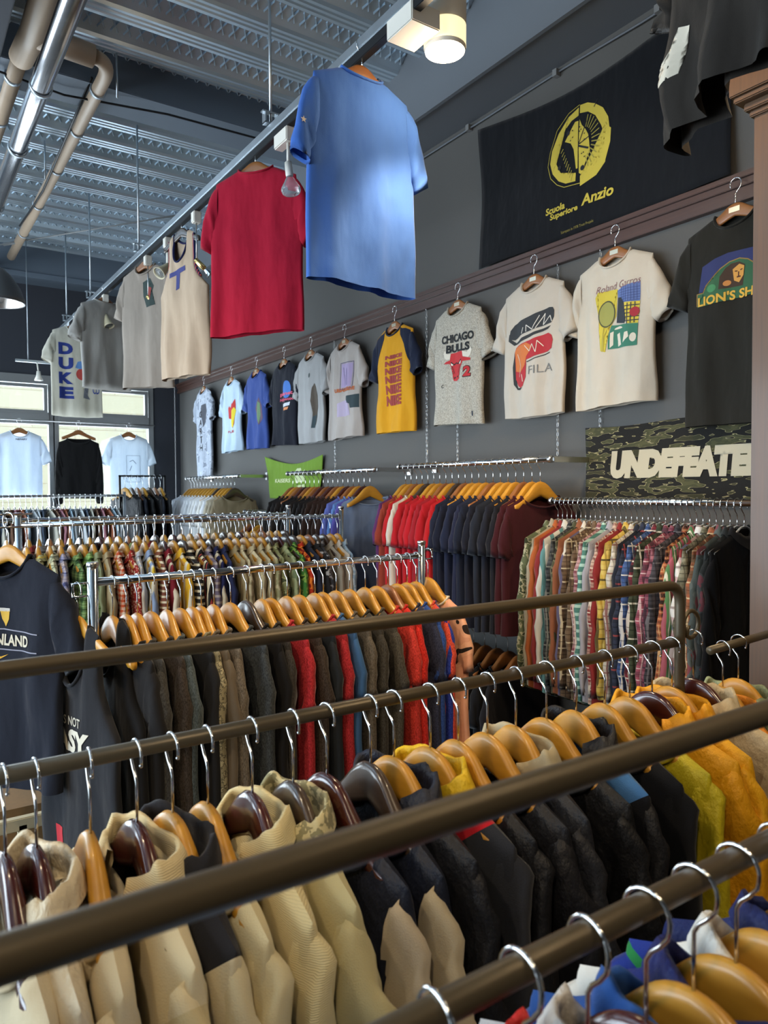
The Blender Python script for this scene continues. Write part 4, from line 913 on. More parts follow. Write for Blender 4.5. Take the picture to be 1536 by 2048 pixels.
poly(s, 'grid', sum([stroke([(.07, z_), (.133, z_ - .004)], .004) for z_ in (-.345, -.36, -.375, -.39, -.405)], []) + sum([stroke([(x_, -.335), (x_, -.418)], .004) for x_ in (.085, .10, .115)], []), '#3a3a38', .0026)
poly(s, 'net', sum([stroke([(.04, z_), (.134, z_ - .003)], .0018) for z_ in (-.275, -.285, -.295, -.305, -.315, -.325)], []) + sum([stroke([(x_, -.265), (x_, -.328)], .0018) for x_ in (.05, .062, .074, .086, .098, .11, .122)], []), '#3f4a78', .0026)
poly(s, 'green_panel', [(.004, -.41), (.131, -.422), (.13, -.509), (-.013, -.504), (-.01, -.455)], '#35705a', .0022, label='green panel')
poly(s, 'dark_figure', [(.033, -.303), (.050, -.305), (.064, -.33), (.079, -.396), (.073, -.414), (.027, -.403)], '#2a2f36', .003, label='dark figure')
poly(s, 'racket', [circle(-.019, -.36, .040, .055, 24)], '#4a4a30', .0026, label='dark tennis racket head'); poly(s, 'racket_strings', [circle(-.019, -.36, .035, .049, 24)], '#93904a', .0032)
poly(s, 'racket_handle', stroke([(-.03, -.412), (-.036, -.455)], .004) + stroke([(-.008, -.412), (-.032, -.455)], .004) + stroke([(-.033, -.455), (-.038, -.51)], .010), '#a8983c', .0034)
poly(s, 'ball', circle(.116, -.375, .019), '#a02c34', .0036, label='red ball')
poly(s, 'white_shapes', [circle(.04, -.43, .022, .010, 10, 0, 180), [(.0, -.44), (.015, -.435), (.012, -.49), (-.004, -.50)], [(.03, -.45), (.045, -.445), (.055, -.495), (.035, -.50)], [(.065, -.49), (.075, -.45), (.09, -.448), (.095, -.47)], circle(.112, -.475, .014, .018, 12)], '#cfc4b0', .0032)
text(s, 'lettering', 'Roland Garros', -.072, .138, -.268, -.240, '#7a4a4e', -.01, .3, slope=.004)
s = wallshirt(1.47, ('plain', '#26241f'), 'black T-shirt with a lion emblem and gold lettering, partly behind the oak cabinet', z=2.745, typ='lion', hl=HL % 'black lion emblem shirt', seed=3)
poly(s, 'blue_glow', [(-.121, -.377), (-.110, -.285), (-.058, -.268), (-.012, -.259), (.10, -.262), (.16, -.30), (.15, -.38)], '#262c58', label='dark blue print ground')
ARCH = [(-.126, -.429), (-.126, -.383), (-.094, -.383), (-.089, -.359), (-.057, -.343), (-.037, -.312), (-.006, -.294), (.029, -.290), (.058, -.300), (.085, -.322), (.11, -.350), (.145, -.36), (.15, -.38), (.175, -.384), (.175, -.42)]
poly(s, 'gold_border', [(u * 1.03 - .0005, z_ + .004) for u, z_ in ARCH], '#8a6a34', .0022); poly(s, 'green_arch', ARCH, '#2c5636', .003, label='green arch')
poly(s, 'lion_mane', [(-.041, -.382), (-.038, -.338), (-.019, -.312), (.001, -.300), (.029, -.300), (.050, -.314), (.048, -.344), (.044, -.385)], '#3a2616', .0038); poly(s, 'lion_face', [(.006, -.322), (.030, -.308), (.048, -.318), (.046, -.350), (.030, -.372), (.012, -.362)], '#c28a3e', .0046, label='golden lion face')
poly(s, 'lion_features', stroke([(.014, -.330), (.024, -.332)], .004) + stroke([(.034, -.330), (.042, -.328)], .004) + stroke([(.022, -.352), (.036, -.352)], .005) + stroke([(.028, -.334), (.028, -.350)], .004), '#4a2614', .0052)
poly(s, 'lion_paw', circle(-.012, -.366, .014, .010, 12), '#b8783a', .0046)
for cx in (-.068, .105): poly(s, 'green_roundel', circle(cx, -.372, .018, .014, 14), '#3f7a4c', .0038)
text(s, 'lettering', "LION'S SHARE", -.122, .172, -.428, -.394, '#c99a36', .03, off=.0048, slope=0.0)

# ================================================================ banners and towels on the wall
def cloth(name, y0, y1, z0, z1, x, mat, label, cat, edge=lambda u, v: (0, 0), wave=.006, n=(48, 28), seed=0):
    bm = bmesh.new(); rnd = random.Random(seed); p = [rnd.uniform(0, 6) for _ in range(4)]; NU, NV = n; c = Vector(((x), (y0 + y1) / 2, (z0 + z1) / 2)); g_ = []
    for side in (0, 1):
        gr = []
        for j in range(NV + 1):
            row = []
            for i in range(NU + 1):
                u, v = i / NU, j / NV; du, dv = edge(u, v)
                yy = y0 + (y1 - y0) * (u + du); zz = z0 + (z1 - z0) * (v + dv)
                off = wave * (math.sin(7 * u + 5 * v + p[0]) + .6 * math.sin(15 * u - 8 * v + p[1]) * (1 - v) + .5 * math.sin(3 * u + p[2])) + side * .002
                # local frame: local x runs left to right in the picture, local -y faces the room
                row.append(bm.verts.new((-(yy - c.y), off, zz - c.z)))
            gr.append(row)
        g_.append(gr)
        for j in range(NV):
            for i in range(NU): bm.faces.new((gr[j][i], gr[j][i + 1], gr[j + 1][i + 1], gr[j + 1][i]))
    A, B = g_; rim = lambda G: G[0] + [r_[-1] for r_ in G[1:]] + G[-1][-2::-1] + [r_[0] for r_ in G[-2:0:-1]]
    a, b = rim(A), rim(B)
    for k in range(len(a)): bm.faces.new((a[k], a[(k + 1) % len(a)], b[(k + 1) % len(a)], b[k]))
    bmesh.ops.recalc_face_normals(bm, faces=bm.faces)
    o = link(name, newmesh(name, bm), mat, None, c, (0, 0, R(-90))); return tag(o, label, cat)
# black banner: top edge sags between its two pins
def bedge(u, v):   # u runs from near (0) to far (1)
    top = -.10 * math.sin(math.pi * u) * v - .0 ; lean = .02 * math.sin(math.pi * v)
    return (-lean * (u - .5), top + (.07 * (1 - v) * (1 - u)) * 0)
BAN = cloth('banner', 1.50, 2.846, 2.775, 3.47, 2.512, fabric(('plain', '#15171b')), 'black cloth banner with a yellow brain emblem, pinned high on the right wall', 'banner', bedge, .008)
cy_, cz_ = (1.50 + 2.846) / 2, (2.775 + 3.47) / 2
sh = lambda L_: [(u + (cy_ - 2.21), z_ + (3.1 - cz_)) for u, z_ in L_]
YL = '#b9a63c'
poly(BAN, 'emblem_outline', stroke(sh([(.017, .217), (-.047, .206), (-.115, .159), (-.152, .075), (-.161, .013), (-.140, -.047), (-.101, -.088), (-.06, -.112), (.026, -.122)]), .0025), YL, label='thin yellow outline')
poly(BAN, 'emblem_ring', sh([(.012, .207), (-.047, .19), (-.106, .139), (-.141, .077), (-.148, .021), (-.129, -.031), (-.092, -.075), (-.051, -.099), (.002, -.106), (.004, -.071), (-.046, -.07), (-.083, -.04), (-.11, .007), (-.117, .055), (-.106, .092), (-.065, .143), (-.029, .166), (.012, .172)]), YL, label='yellow left ring half')
poly(BAN, 'emblem_ring', sh([(.019, .214), (.061, .207), (.103, .184), (.148, .147), (.177, .097), (.183, .053), (.191, .047), (.185, -.005), (.157, -.068), (.155, -.077), (.109, -.115), (.026, -.135), (.026, -.092), (.083, -.08), (.125, -.056), (.149, -.013), (.153, .04), (.141, .077), (.108, .132), (.066, .166), (.019, .179)]), YL, label='yellow right ring half')
poly(BAN, 'emblem_core', sh([(.012, .149), (-.007, .153), (-.025, .134), (-.047, .109), (-.065, .089), (-.029, .068), (-.011, .035), (-.002, -.015), (.004, -.054), (.013, -.054)]), YL)
poly(BAN, 'emblem_core', sh([(.019, .153), (.032, .124), (.053, .099), (.07, .069), (.075, .041), (.079, -.003), (.066, -.024), (.05, -.051), (.05, -.081), (.033, -.088), (.02, -.077), (.017, .044)]), YL)
bars = []
for k in range(9):
    a = R(205 + k * 13); c0 = (-.055 + .004 * k, -.0 - .002 * k); bars += stroke([(c0[0] + .018 * math.cos(a), c0[1] + .06 - k * .014), (c0[0] - .030 + .004 * k, c0[1] + .045 - k * .016)], .004)
for k in range(13):
    a = R(75 - k * 12.5); bars += stroke([(.045 + .045 * math.cos(a), .045 + .062 * math.sin(a)), (.045 + .088 * math.cos(a), .045 + .112 * math.sin(a))], .0045)
poly(BAN, 'emblem_bars', [sh(b_) for b_ in bars], '#8f8436', .0026)
poly(BAN, 'emblem_lines', [sh(b_) for b_ in stroke([(.016, .045), (.062, .128)], .004) + stroke([(.016, .045), (.078, .058)], .004) + stroke([(.016, .04), (.072, .01)], .008) + stroke([(.10, .17), (.118, .196)], .004)] + [sh(circle(-.045, .118, .010, .010, 12)), sh(circle(-.088, -.018, .010, .010, 12)), sh(circle(.040, -.062, .011, .011, 12))], '#15171b', .0036)
poly(BAN, 'emblem_dots', [sh(circle(a, b, .003, .003, 8)) for a, b in ((.023, .118), (.03, .105), (.022, .10), (.05, .08), (.05, .055), (.058, .053), (.035, .0), (.045, .002), (.05, -.018), (-.02, .12), (-.018, .09), (-.03, .08))], '#15171b', .0036)
dy, dz = cy_ - 2.21, 3.1 - cz_
text(BAN, 'lettering', 'Anzio', .031 + dy, .192 + dy, -.222 + dz, -.176 + dz, YL, .03, .15); text(BAN, 'lettering', 'Scuola', -.171 + dy, -.057 + dy, -.204 + dz, -.174 + dz, YL, .03, .15); text(BAN, 'lettering', 'Superiore', -.147 + dy, .012 + dy, -.238 + dz, -.206 + dz, YL, .03, .15)
text(BAN, 'lettering', 'Stampato in 1978 Trust Projekt', -.089 + dy, .093 + dy, -.309 + dz, -.294 + dz, '#857a3a', 0)
TW = cloth('towel', 1.12, 2.168, 1.612, 1.925, 2.525, fabric(('print', '#17150f', '#17150f', 9, '#55533a')), 'tiger-stripe camouflage towel with large white block lettering on the wall', 'towel', lambda u, v: (.0, -.02 * math.sin(3 * math.pi * u) * v), .003)
# camouflage: layered streaks
t = NT('tiger_stripe_camouflage'); co = t.coord((3.2, 1, 13)); f = t.noise(co, 1.35, 3, .55)
rp = t.n('ShaderNodeValToRGB'); rp.color_ramp.interpolation = 'CONSTANT'; e = rp.color_ramp.elements; e[0].color = lin('#14120e'); e[1].position = .515; e[1].color = lin('#9a9068')
q = e.new(.522); q.color = lin('#3f3f27'); q = e.new(.565); q.color = lin('#4c4a2e'); q = e.new(.60); q.color = lin('#8a8160'); q = e.new(.606); q.color = lin('#14120e'); q = e.new(.40); q.color = lin('#14120e'); q = e.new(.393); q.color = lin('#857c5a'); 
e[0].color = lin('#34331f')
t.l(f, rp.inputs[0]); t.l(rp.outputs[0], t.b.inputs['Base Color']); t.set(Roughness=.95); t.bump(t.noise(t.coord(), 350, 1), .5, .002)
TW.material_slots[0].material = t.m
dy = (1.12 + 2.168) / 2 - 1.8
text(TW, 'lettering', 'UNDEFEATED', -.236 + dy, .445 + dy, -.066, .050, '#b5ab92', .085, .15, off=.003)
def gedge(u, v):   # green flag: sags at the left (far) side
    return ((.10 * (1 - v)) * (.5 - u) * 1.6, (-.22 * math.sin(math.pi * (1 - u) * .9)) * v)
GF = cloth('flag', 4.50, 5.44, 1.60, 1.935, 2.525, fabric(('plain', '#6f8f35')), 'green flag with pale lettering and a crown, hanging low on the right wall', 'flag', gedge, .006)
text(GF, 'lettering', 'KAISERS', -.30, -.02, -.045, -.015, '#c9d0a0', .03)
poly(GF, 'crown', [[(.06, -.05), (.20, -.04), (.21, .05), (.17, .02), (.15, .06), (.12, .02), (.09, .06), (.05, .03)], [(.07, -.10), (.19, -.09), (.19, -.06), (.07, -.07)]], '#b9c694', label='pale crown emblem')

# ================================================================ hanging track along the shop
tr_ = empty('ceiling_track', (1.3, 4, 3.11))
child('upper_profile', lambda b: box(b, 1.284, 1.316, -2.5, 7.05, 3.078, 3.114), M['zinc'], tr_, bevel=.004)
child('power_rail', lambda b: box(b, 1.287, 1.313, -2.5, 6.6, 3.046, 3.077), M['black'], tr_, bevel=.002)
for yy in (.6, 1.62, 2.72, 4.58, 5.86, 6.75):
    rd = child('suspension_rod', lambda b: tube(b, [(1.3, yy, 3.12), (1.3, yy, DECK + .05)], .006, 8), M['zinc'], tr_, True)
    child('clamp', lambda b: (box(b, 1.27, 1.33, yy - .015, yy + .015, 3.118, 3.124), box(b, 1.27, 1.276, yy - .015, yy + .015, 3.12, 3.165), box(b, 1.324, 1.33, yy - .015, yy + .015, 3.12, 3.165), box(b, 1.262, 1.338, yy - .012, yy + .012, 3.162, 3.168)), M['zinc'], tr_)
tag(tr_, 'long metal lighting track hung from the deck, with shirts hooked over it', 'track')
def spot(kind, y, label, aim=(0, 1, -1), glow=False):
    x, z = 1.3, 3.046; o = empty('track_spotlight', (x, y, z)); A = Vector(aim).normalized()
    if kind in ('cone', 'bulb', 'rod'):
        child('adaptor', lambda b: box(b, x - .02, x + .02, y - (.055 if kind == 'bulb' else .022), y + (.055 if kind == 'bulb' else .022), z - .055, z), M['white'], o, bevel=.004)
    if kind == 'bulb':
        roundtube([(x, y - .03, z - .05), (x, y - .03, z - .13)], .006, M['white'], 'arm', o)
        p = Vector((x, y - .03, z - .13))
        child('lamp_socket', lambda b: lathe(b, [(.001, .0), (.014, .0), (.015, -.05), (.012, -.06)], p, 16, -A if False else (0, .2, 1)), M['white'], o, True)
        child('reflector_bulb', lambda b: lathe(b, [(.012, 0), (.018, -.015), (.034, -.045), (.038, -.055), (.034, -.066), (.001, -.070)], p + Vector((0, -.01, -.055)), 22, (0, .2, 1)), M['clear'], o, True)
    if kind == 'cone':
        roundtube([(x, y, z - .05), (x, y, z - .14)], .009, M['white'], 'arm', o); p = Vector((x, y, z - .15))
        child('lamp_head', lambda b: lathe(b, [(.001, -.02), (.014, -.018), (.018, .02), (.030, .07), (.036, .085), (.033, .085), (.026, .065)], p, 22, A), M['cream'], o, True)
        child('bulb', lambda b: lathe(b, [(.0001, .05), (.028, .07), (.03, .078), (.0001, .081)], p, 18, A), M['clear'], o, True)
    if kind == 'rod':
        roundtube([(x, y, z - .05), (x, y, z - .235)], .0035, M['steel'], 'rod', o); p = Vector((x, y, z - .24))
        child('lamp_head', lambda b: lathe(b, [(.001, -.012), (.012, -.01), (.0135, .045), (.010, .055), (.001, .056)], p, 18, A), M['brass'], o, True)
        child('halogen_bulb', lambda b: lathe(b, [(.009, .055), (.014, .07), (.024, .088), (.026, .090), (.022, .086)], p, 18, A), M['chrome'], o, True)
    if kind == 'drum':
        child('adaptor', lambda b: box(b, x - .02, x + .085, y - .06, y + .07, z - .03, z + .03), M['white'], o, bevel=.003)
        cx_ = x + .150
        child('housing', lambda b: lathe(b, [(.001, .20), (.064, .20), (.066, .195), (.066, .04), (.0645, .038), (.0645, -.03), (.061, -.04)], (cx_, y, z), 32), M['white'], o, True)
        g_ = child('glowing_lens', lambda b: lathe(b, [(.0615, -.028), (.001, -.026)], (cx_, y, z - .006), 28), M['lampglow'], o, True)
        child('frosted_ring', lambda b: lathe(b, [(.0650, -.0285), (.0655, .034)], (cx_, y, z), 32), M['frost'], o, True)
        light('POINT', 'lamp_spill', (cx_, y, z - .06), (cx_, y, 0), 5, WARM, shadow_soft_size=.06)
    return tag(o, label, 'spotlight')
spot('bulb', 2.60, 'white track spotlight with a bare reflector bulb beside the blue T-shirt')
spot('bulb', 3.22, 'white track spotlight half hidden behind the red T-shirt')
spot('rod', 3.58, 'brass spotlight on a long thin rod between red T-shirt and basketball vest', (.8, -.2, -.75))
spot('cone', 4.03, 'cream cone spotlight on the track left of the basketball vest', (-.7, -.3, -.7))
spot('rod', 4.40, 'brass spotlight on a thin rod in front of the grey printed T-shirt', (.7, -.3, -.6))
spot('cone', 5.42, 'cream spotlight on the track above the plain pale grey T-shirt', (.2, -.4, -.9))
spot('drum', 1.80, 'lit white drum spotlight at the top, right of the blue T-shirt')
WARMF = 1.0
def spotlight(loc, aim, e, ang=80, bl=.7, c=WARM, r=.05):
    light('SPOT', 'spotlight_beam', loc, aim, e * WARMF, c, spot_size=R(ang), spot_blend=bl, shadow_soft_size=r)
spotlight((1.45, 1.80, 2.98), (1.66, 1.9, .6), 55, 88, .5)
for k, (xx, yy, aim, e_, an) in enumerate([(1.425, .95, (2.5, 2.3, 2.3), 34, 75), (1.425, .2, (2.4, 1.9, 1.6), 45, 60), (1.425, -.5, (1.2, 1.0, 1.0), 30, 60)]):
    spot('drum', yy, 'white drum spotlight on the track, %s one before the front edge' % ORD[k]); spotlight((xx, yy, 2.95), aim, e_, an)
# added second track out of view; its drum lamps light the racks from the left
t2 = empty('ceiling_track', (-.5, 1, 3.11)); child('profile', lambda b: box(b, -.525, -.475, -2.5, 5, 3.07, 3.115), M['zinc'], t2, bevel=.004); tag(t2, 'added second lighting track, unseen, over the left side of the shop', 'track')
def added_drum(x, y, label):  # added drum lamp, unseen, there to brighten the racks
    o = empty('added_spotlight', (x, y, 3.07))
    child('housing', lambda b: lathe(b, [(.001, .0), (.055, .0), (.055, -.15), (.050, -.16)], (x, y, 3.07), 32), M['white'], o, True)
    child('glowing_lens', lambda b: lathe(b, [(.0505, -.15), (.001, -.148)], (x, y, 3.07), 28), M['lampglow'], o, True)
    tag(o, label, 'spotlight')
for k, (yy, aim, e_, an) in enumerate([(-.3, (.5, .9, 1.0), 34, 70), (1.0, (.9, 2.1, 1.1), 48, 80), (2.5, (1.3, 3.6, 1.1), 30, 80)]):
    added_drum(-.5, yy, 'added unseen drum spotlight on the left track, %s from the front' % ORD[k]); spotlight((-.5, yy, 2.88), aim, e_, an)

# ================================================================ shirts hung from the track
def track_shirt(y, rz, typ, seed, spec, label, hl, **k):
    hk = k.pop('hk', 'brown'); hanger(hk, (1.3, y, 3.117), R(rz), hl, 'hangers on the lighting track', steep=False)
    return garment(typ, seed, spec, (1.3, y, 3.117), R(rz), label, None, **k)
T['back'] = dict(T['walltee'], df=.03, L=.80, A=.007, W=.205, Wh=.208, O=((.170, -.160), (.222, -.20), (.250, -.30), (.262, -.42)), I=((.17, -.33), (.18, -.37), (.195, -.42), (.205, -.455)))
T['vest'] = dict(T['tank'], L=.86, A=.012, W=.2, Wh=.21); NAMES['vest'] = 'vest'; CATS['vest'] = 'vest'; T['duke'] = dict(T['walltee'], L=.84, W=.2, Wh=.2); NAMES['duke'] = 't_shirt'; CATS['duke'] = 't-shirt'
NAMES['back'] = 't_shirt'; CATS['back'] = 't-shirt'
s = track_shirt(2.04, 2, 'back', 6, ('plain', '#4168b2'), 'large plain sky blue T-shirt hanging from the track, closest to the lit spotlight', 'brown wooden hanger of the sky blue T-shirt on the track')
st = mk('sleeve_star', lambda b: None or [b.faces.new([b.verts.new((-.235 + r_ * math.cos(R(90 + 36 * k)), -.030, -.335 + r_ * math.sin(R(90 + 36 * k)))) for k, r_ in enumerate([.011, .0045] * 5)])], paint('#c9c2b4'), s); st['label'] = 'small white star mark'
s = track_shirt(2.87, -50, 'back', 2, ('plain', '#a3182f'), 'plain crimson red T-shirt hanging from the track', 'brown wooden hanger of the crimson T-shirt on the track')
s = track_shirt(3.80, -74, 'vest', 3, ('plain', '#b59e86'), 'beige sleeveless basketball vest with navy and coral trim hanging from the track', 'dark hanger of the beige basketball vest on the track', hk='dark', trim=('plain', '#23264a'), name='basketball_vest', cat='vest')
poly(s, 'letter', [[(-.07, -.315), (.05, -.29), (.052, -.315), (-.07, -.34)], [(-.02, -.32), (.01, -.315), (.0, -.40), (-.02, -.41)]], '#3c3f74', label='navy T letter')
def armhole(b, a=0):
    f = body_fn(T['vest'], 3)
    tube(b, [f(a, s_) + Vector((.003 if a == 0 else -.003, 0, 0)) for s_ in (.70, .74, .78, .81, .84, .88, .92, .96, .99)], .008, 8)
for a_ in (0, math.pi): mk('armhole_trim', lambda b: armhole(b, a_), fabric(('stripe', '#23264a', '#c2564a', .012)), s, True)
s = track_shirt(4.45, -62, 'duke', 4, ('plain', '#95897d'), 'grey-brown T-shirt with a small dark print hanging from the track', 'brown wooden hanger of the grey-brown T-shirt on the track')
poly(s, 'print_shape', [(.0, -.22), (.06, -.20), (.09, -.25), (.07, -.31), (.10, -.36), (.03, -.37), (.0, -.30)], '#2c3a36', label='dark green print'); poly(s, 'print_detail', [(.05, -.25), (.075, -.26), (.06, -.33), (.045, -.31)], '#8a3a34', .0024)
s = track_shirt(5.43, 18, 'flat', 5, ('sheer', '#b8b3ac'), 'plain pale grey T-shirt hanging from the track, second from its far end', 'brown wooden hanger of the pale grey T-shirt on the track')
s = track_shirt(6.40, 6, 'duke', 1, ('sheer', '#d8d3c4'), 'white T-shirt with vertical blue lettering at the far end of the track', 'brown wooden hanger of the blue-lettered T-shirt on the track')
for i, ch in enumerate('DUKE'): text(s, 'letter', ch, -.145, -.035, -.35 - i * .118, -.255 - i * .118, '#2a3a84', .06)
poly(s, 'ball', circle(.035, -.50, .048), '#b5433a', label='orange-red basketball')
poly(s, 'blue_shape', [(.03, -.27), (.09, -.25), (.12, -.33), (.10, -.44), (.06, -.45), (.08, -.36)], '#2c3272', label='dark blue shape'); poly(s, 'pale_shape', [(.0, -.40), (.04, -.39), (.06, -.44), (.02, -.46), (-.02, -.45)], '#5f8ac0', .002)
poly(s, 'shoe', [(.05, -.61), (.09, -.60), (.08, -.67), (.10, -.70), (.04, -.69)], '#8d8f96'); text(s, 'small_letters', 'CD', .12, .175, -.65, -.59, '#3a4f9e')
s = track_shirt(.87, -124, 'torn', 3, ('plain', '#2b2723'), 'charcoal T-shirt with torn white print hanging at the top right', 'brown wooden hanger of the charcoal T-shirt at the top right', cat='t-shirt')
s.location = (1.38, .87, 3.117)
bpy.data.objects[[o.name for o in bpy.data.objects if o.get('label') == 'brown wooden hanger of the charcoal T-shirt at the top right'][0]].location = (1.38, .87, 3.117)
poly(s, 'white_patch', [(-.12, -.57), (-.09, -.53), (-.08, -.49), (-.055, -.50), (-.07, -.54), (-.07, -.59), (-.11, -.60)], '#cfc4b0', label='cream torn-edged print patch'); poly(s, 'white_patch', [(.05, -.52), (.07, -.52), (.07, -.49), (.05, -.49)], '#cfc4b0', label='small cream patch')

# shirts in the shop window
def win_shirt(x, typ, seed, spec, label, hl, **k):
    hanger('brown', (x, 7.44, 2.335), R(0), hl, 'hangers on the window frame', steep=False)
    return garment(typ, seed, spec, (x, 7.44, 2.335), 0, label, None, **k)
s = win_shirt(1.01, 'walltee', 2, ('sheer', '#dbe4ee'), 'white T-shirt with tiny black lettering in the shop window, leftmost', 'brown wooden hanger of the leftmost T-shirt in the window')
text(s, 'small_letters', 'NEFARY', -.035, .06, -.20, -.185, '#2a2c30', .03)
s = win_shirt(1.52, 'long', 3, ('plain', '#1b1a1a'), 'black long-sleeved top hanging in the middle of the shop window', 'brown wooden hanger of the black top in the window')
s = win_shirt(1.985, 'walltee', 4, ('sheer', '#dfe8f0'), 'white T-shirt with a thin blue line drawing in the shop window, rightmost', 'brown wooden hanger of the rightmost T-shirt in the window')
poly(s, 'printed_frame', stroke([(-.03, -.32), (.10, -.32), (.10, -.58), (-.03, -.58), (-.03, -.32)], .003) + stroke([(.0, -.38), (.03, -.365), (.06, -.40)], .006) + stroke([(.02, -.42), (.0, -.47)], .005), '#6f7f92'); text(s, 'lettering', 'ETERNAL', -.07, .12, -.54, -.515, '#5f6f86', 0)
rl = mk('rail', lambda b: tube(b, [(-3.5, 7.44, 2.322), (2.24, 7.44, 2.322)], .006, 10), M['steel'], smooth=True); tag(rl, 'thin rail across the shop window frame holding three shirts', 'rail')

# ================================================================ pipes under the deck
def pipe_obj(pts, r, mat, label, bands=(), name='pipe'):
    c = Vector(pts[0]); o = mk(name, lambda b: tube(b, pts, r, 20), mat, None, True)
    for p, ax in bands: mk('pipe_clamp', lambda b: lathe(b, [(r, -.012), (r + .006, -.012), (r + .006, .012), (r, .012)], p, 22, ax), M['zinc'], o, True)
    return tag(o, label, 'pipe')
zp = 3.72
pipe_obj([(.94, 7.2, zp), (.94, 3.95, zp)] + [tuple(v) for v in arc((.94, 3.88, zp), (.94, 3.72, zp), (.86, 3.70, zp), 8)], .034, M['pvc'], 'long beige plastic pipe running under the deck to the far wall', [((.94, yy, zp), (0, 1, 0)) for yy in (4.0, 4.5, 5.1, 5.8, 6.5)])
pipe_obj([(.85, 3.70, zp), (.60, 3.68, zp)], .052, M['pvc'], 'thick beige plastic cross pipe joining the two long plastic pipes')
pipe_obj([(.585, 2.2, zp + .02), (.585, 3.66, zp), (.57, 3.9, zp)], .055, M['pvc'], 'thick beige plastic pipe leading towards the camera at the upper left')
pipe_obj([(.565, 3.9, zp), (.55, 6.9, zp)], .036, M['pvc'], 'narrower beige plastic pipe left of the silver duct', [((.56, yy, zp), (0, 1, 0)) for yy in (4.1, 4.6, 5.3)])
pipe_obj([(.64, 1.5, 3.58), (.648, 7.3, 3.60)], .046, M['pipe'], 'silver galvanised duct running under the deck at the upper left', [((.645, yy, 3.585), (0, 1, 0)) for yy in (3.85, 4.6, 5.6)])
for k, (xx, yy) in enumerate([(.93, 3.86), (.80, 5.1)]):
    o = mk('hanging_rod', lambda b: tube(b, [(xx + .07, yy, DECK + .02), (xx + .07, yy, zp - .08)], .005, 8), M['zinc'], None, True); tag(o, ['threaded rod dropping beside the beige pipe elbow', 'threaded rod between the beige pipes further back'][k], 'rod')
o = mk('cable', lambda b: tube(b, [(.90, 3.95, zp + .03), (.895, 4.4, zp - .01), (.90, 5.0, zp - .035), (.905, 5.4, zp - .045), (.90, 5.8, zp - .03), (.9, 6.4, zp + .02)], .007, 8), M['black'], None, True); tag(o, 'dark cable strapped along the long beige plastic pipe', 'cable')
o = mk('tension_rod', lambda b: (tube(b, [(.70, 7.0, 3.70), (1.9, 5.6, 3.78)], .006, 8), tube(b, [(.84, 6.84, 3.707), (.96, 6.70, 3.715)], .013, 8)), M['frame'], None, True); tag(o, 'thin diagonal tie rod crossing below the deck at the back', 'rod')
# pendant lamp at the left edge
pl = empty('pendant_lamp', (.46, 4.25, 2.70)); PX, PYY = .49, 4.25
child('shade', lambda b: lathe(b, [(.018, .13), (.030, .125), (.065, .09), (.105, .03), (.125, -.03), (.128, -.05), (.122, -.05), (.10, .025), (.06, .082), (.02, .11)], (PX, PYY, 2.68), 32), M['lampshade'], pl, True)
child('shade_lining', lambda b: lathe(b, [(.1205, -.049), (.0985, .024), (.058, .080), (.018, .105)], (PX, PYY, 2.68), 32), M['lampinside'], pl, True)
child('bulb', lambda b: lathe(b, [(.012, .09), (.014, .05), (.03, .01), (.034, -.02), (.024, -.045), (.001, -.055)], (PX, PYY, 2.68), 18), M['clear'], pl, True)
roundtube([(PX, PYY, 2.81), (PX, PYY, DECK + .02)], .003, M['black'], 'cord', pl)
tag(pl, 'grey bell-shaped pendant lamp with a metallic inside at the left edge', 'pendant lamp')
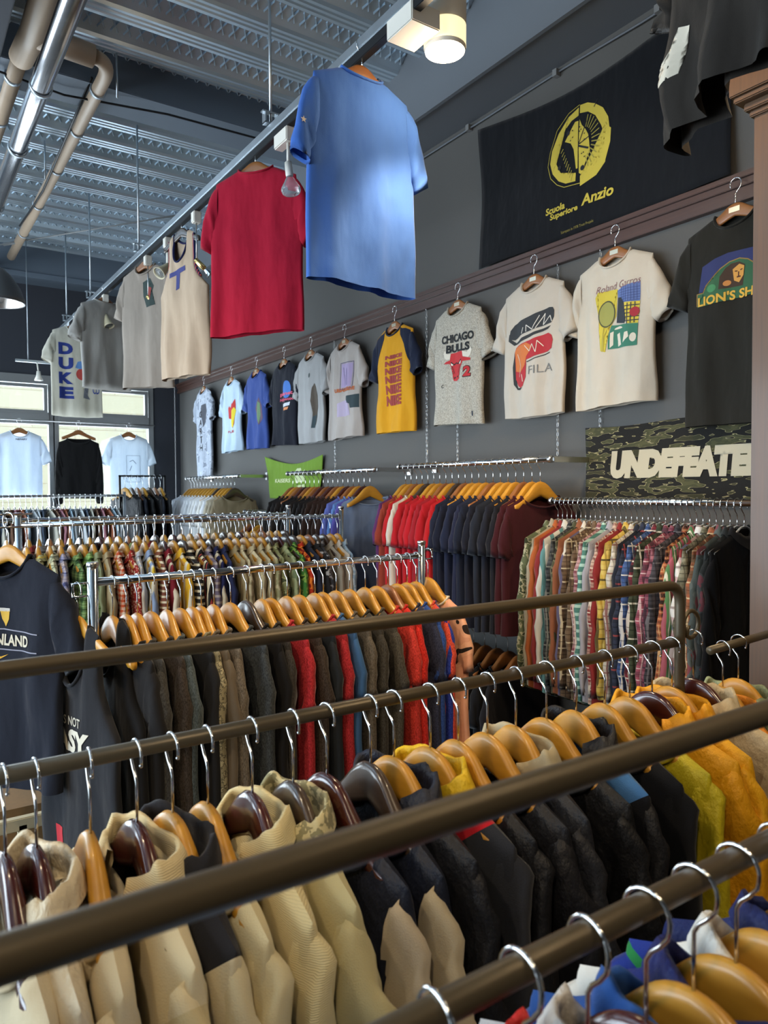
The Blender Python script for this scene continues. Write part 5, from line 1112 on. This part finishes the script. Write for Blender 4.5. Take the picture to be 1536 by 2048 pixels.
# small hanging bracket lamp by the window
bl = empty('hanging_spotlight', (1.03, 7.0, 2.78))
roundtube([(1.03, 7.0, 2.80), (1.03, 7.0, DECK)], .004, M['zinc'], 'rod', bl); child('crossbar', lambda b: box(b, .93, 1.25, 6.985, 7.015, 2.78, 2.80), M['zinc'], bl)
roundtube([(1.10, 7.0, 2.78), (1.11, 7.0, 2.70)], .006, M['white'], 'arm', bl); child('lamp_head', lambda b: lathe(b, [(.001, .03), (.016, .03), (.02, -.01), (.036, -.05), (.001, -.045)], (1.11, 7.0, 2.68), 18), M['white'], bl, True)
tag(bl, 'small white spotlight under a suspended crossbar in front of the window', 'spotlight')
# chains dropping from the moulding
def chain(y, z0, z1, label, x=2.535, step=.022):
    def f(b):
        z_ = z0; k = 0
        while z_ > z1:
            ring = [((0 if k % 2 else .0045 * math.cos(a)), (.0045 * math.cos(a) if k % 2 else 0), z_ + .013 * math.sin(a)) for a in [2 * math.pi * j / 8 for j in range(9)]]
            tube(b, [(x + p[0], y + p[1], p[2]) for p in ring], .0014, 5, caps=False); z_ -= step; k += 1
    o = mk('chain', f, M['steel'], None, True); return tag(o, label, 'chain')
for yy, ow in ((4.35, 'collage print shirt'), (3.32, 'yellow raglan shirt, right side'), (3.05, 'bull head shirt'), (2.34, 'shirt with the large F print'), (2.10, 'tennis print shirt')):
    chain(yy, 2.68, 1.80, 'thin steel chain hanging on the wall behind the %s' % ow)
chain(7.35, 3.6, 1.3, 'long steel chain in the far corner beside the window', 2.42, .024)
# boxes and posts under the left racks
cbx = empty('cardboard_box', (.33, 3.0, 0)); child('carton', lambda b: box(b, .05, .60, 2.8, 3.2, .0, .56), M['cardboard'], cbx, bevel=.004); child('flap', lambda b: box(b, .05, .60, 2.79, 2.80, .42, .57), M['cardboard'], cbx)
tag(cbx, 'brown cardboard box on the floor behind the navy lettered T-shirt', 'box')
cf = empty('trestle', (.2, 2.6, 0))
for x in (.165, .33): child('leg', lambda b: box(b, x - .014, x + .014, 2.52, 2.548, 0, .62), M['cream'], cf, bevel=.003)
child('top_rail', lambda b: box(b, .10, .40, 2.52, 2.548, .60, .64), M['cream'], cf, bevel=.003)
tag(cf, 'cream wooden trestle in front of the cardboard box', 'trestle')
print('objects', len(bpy.data.objects))
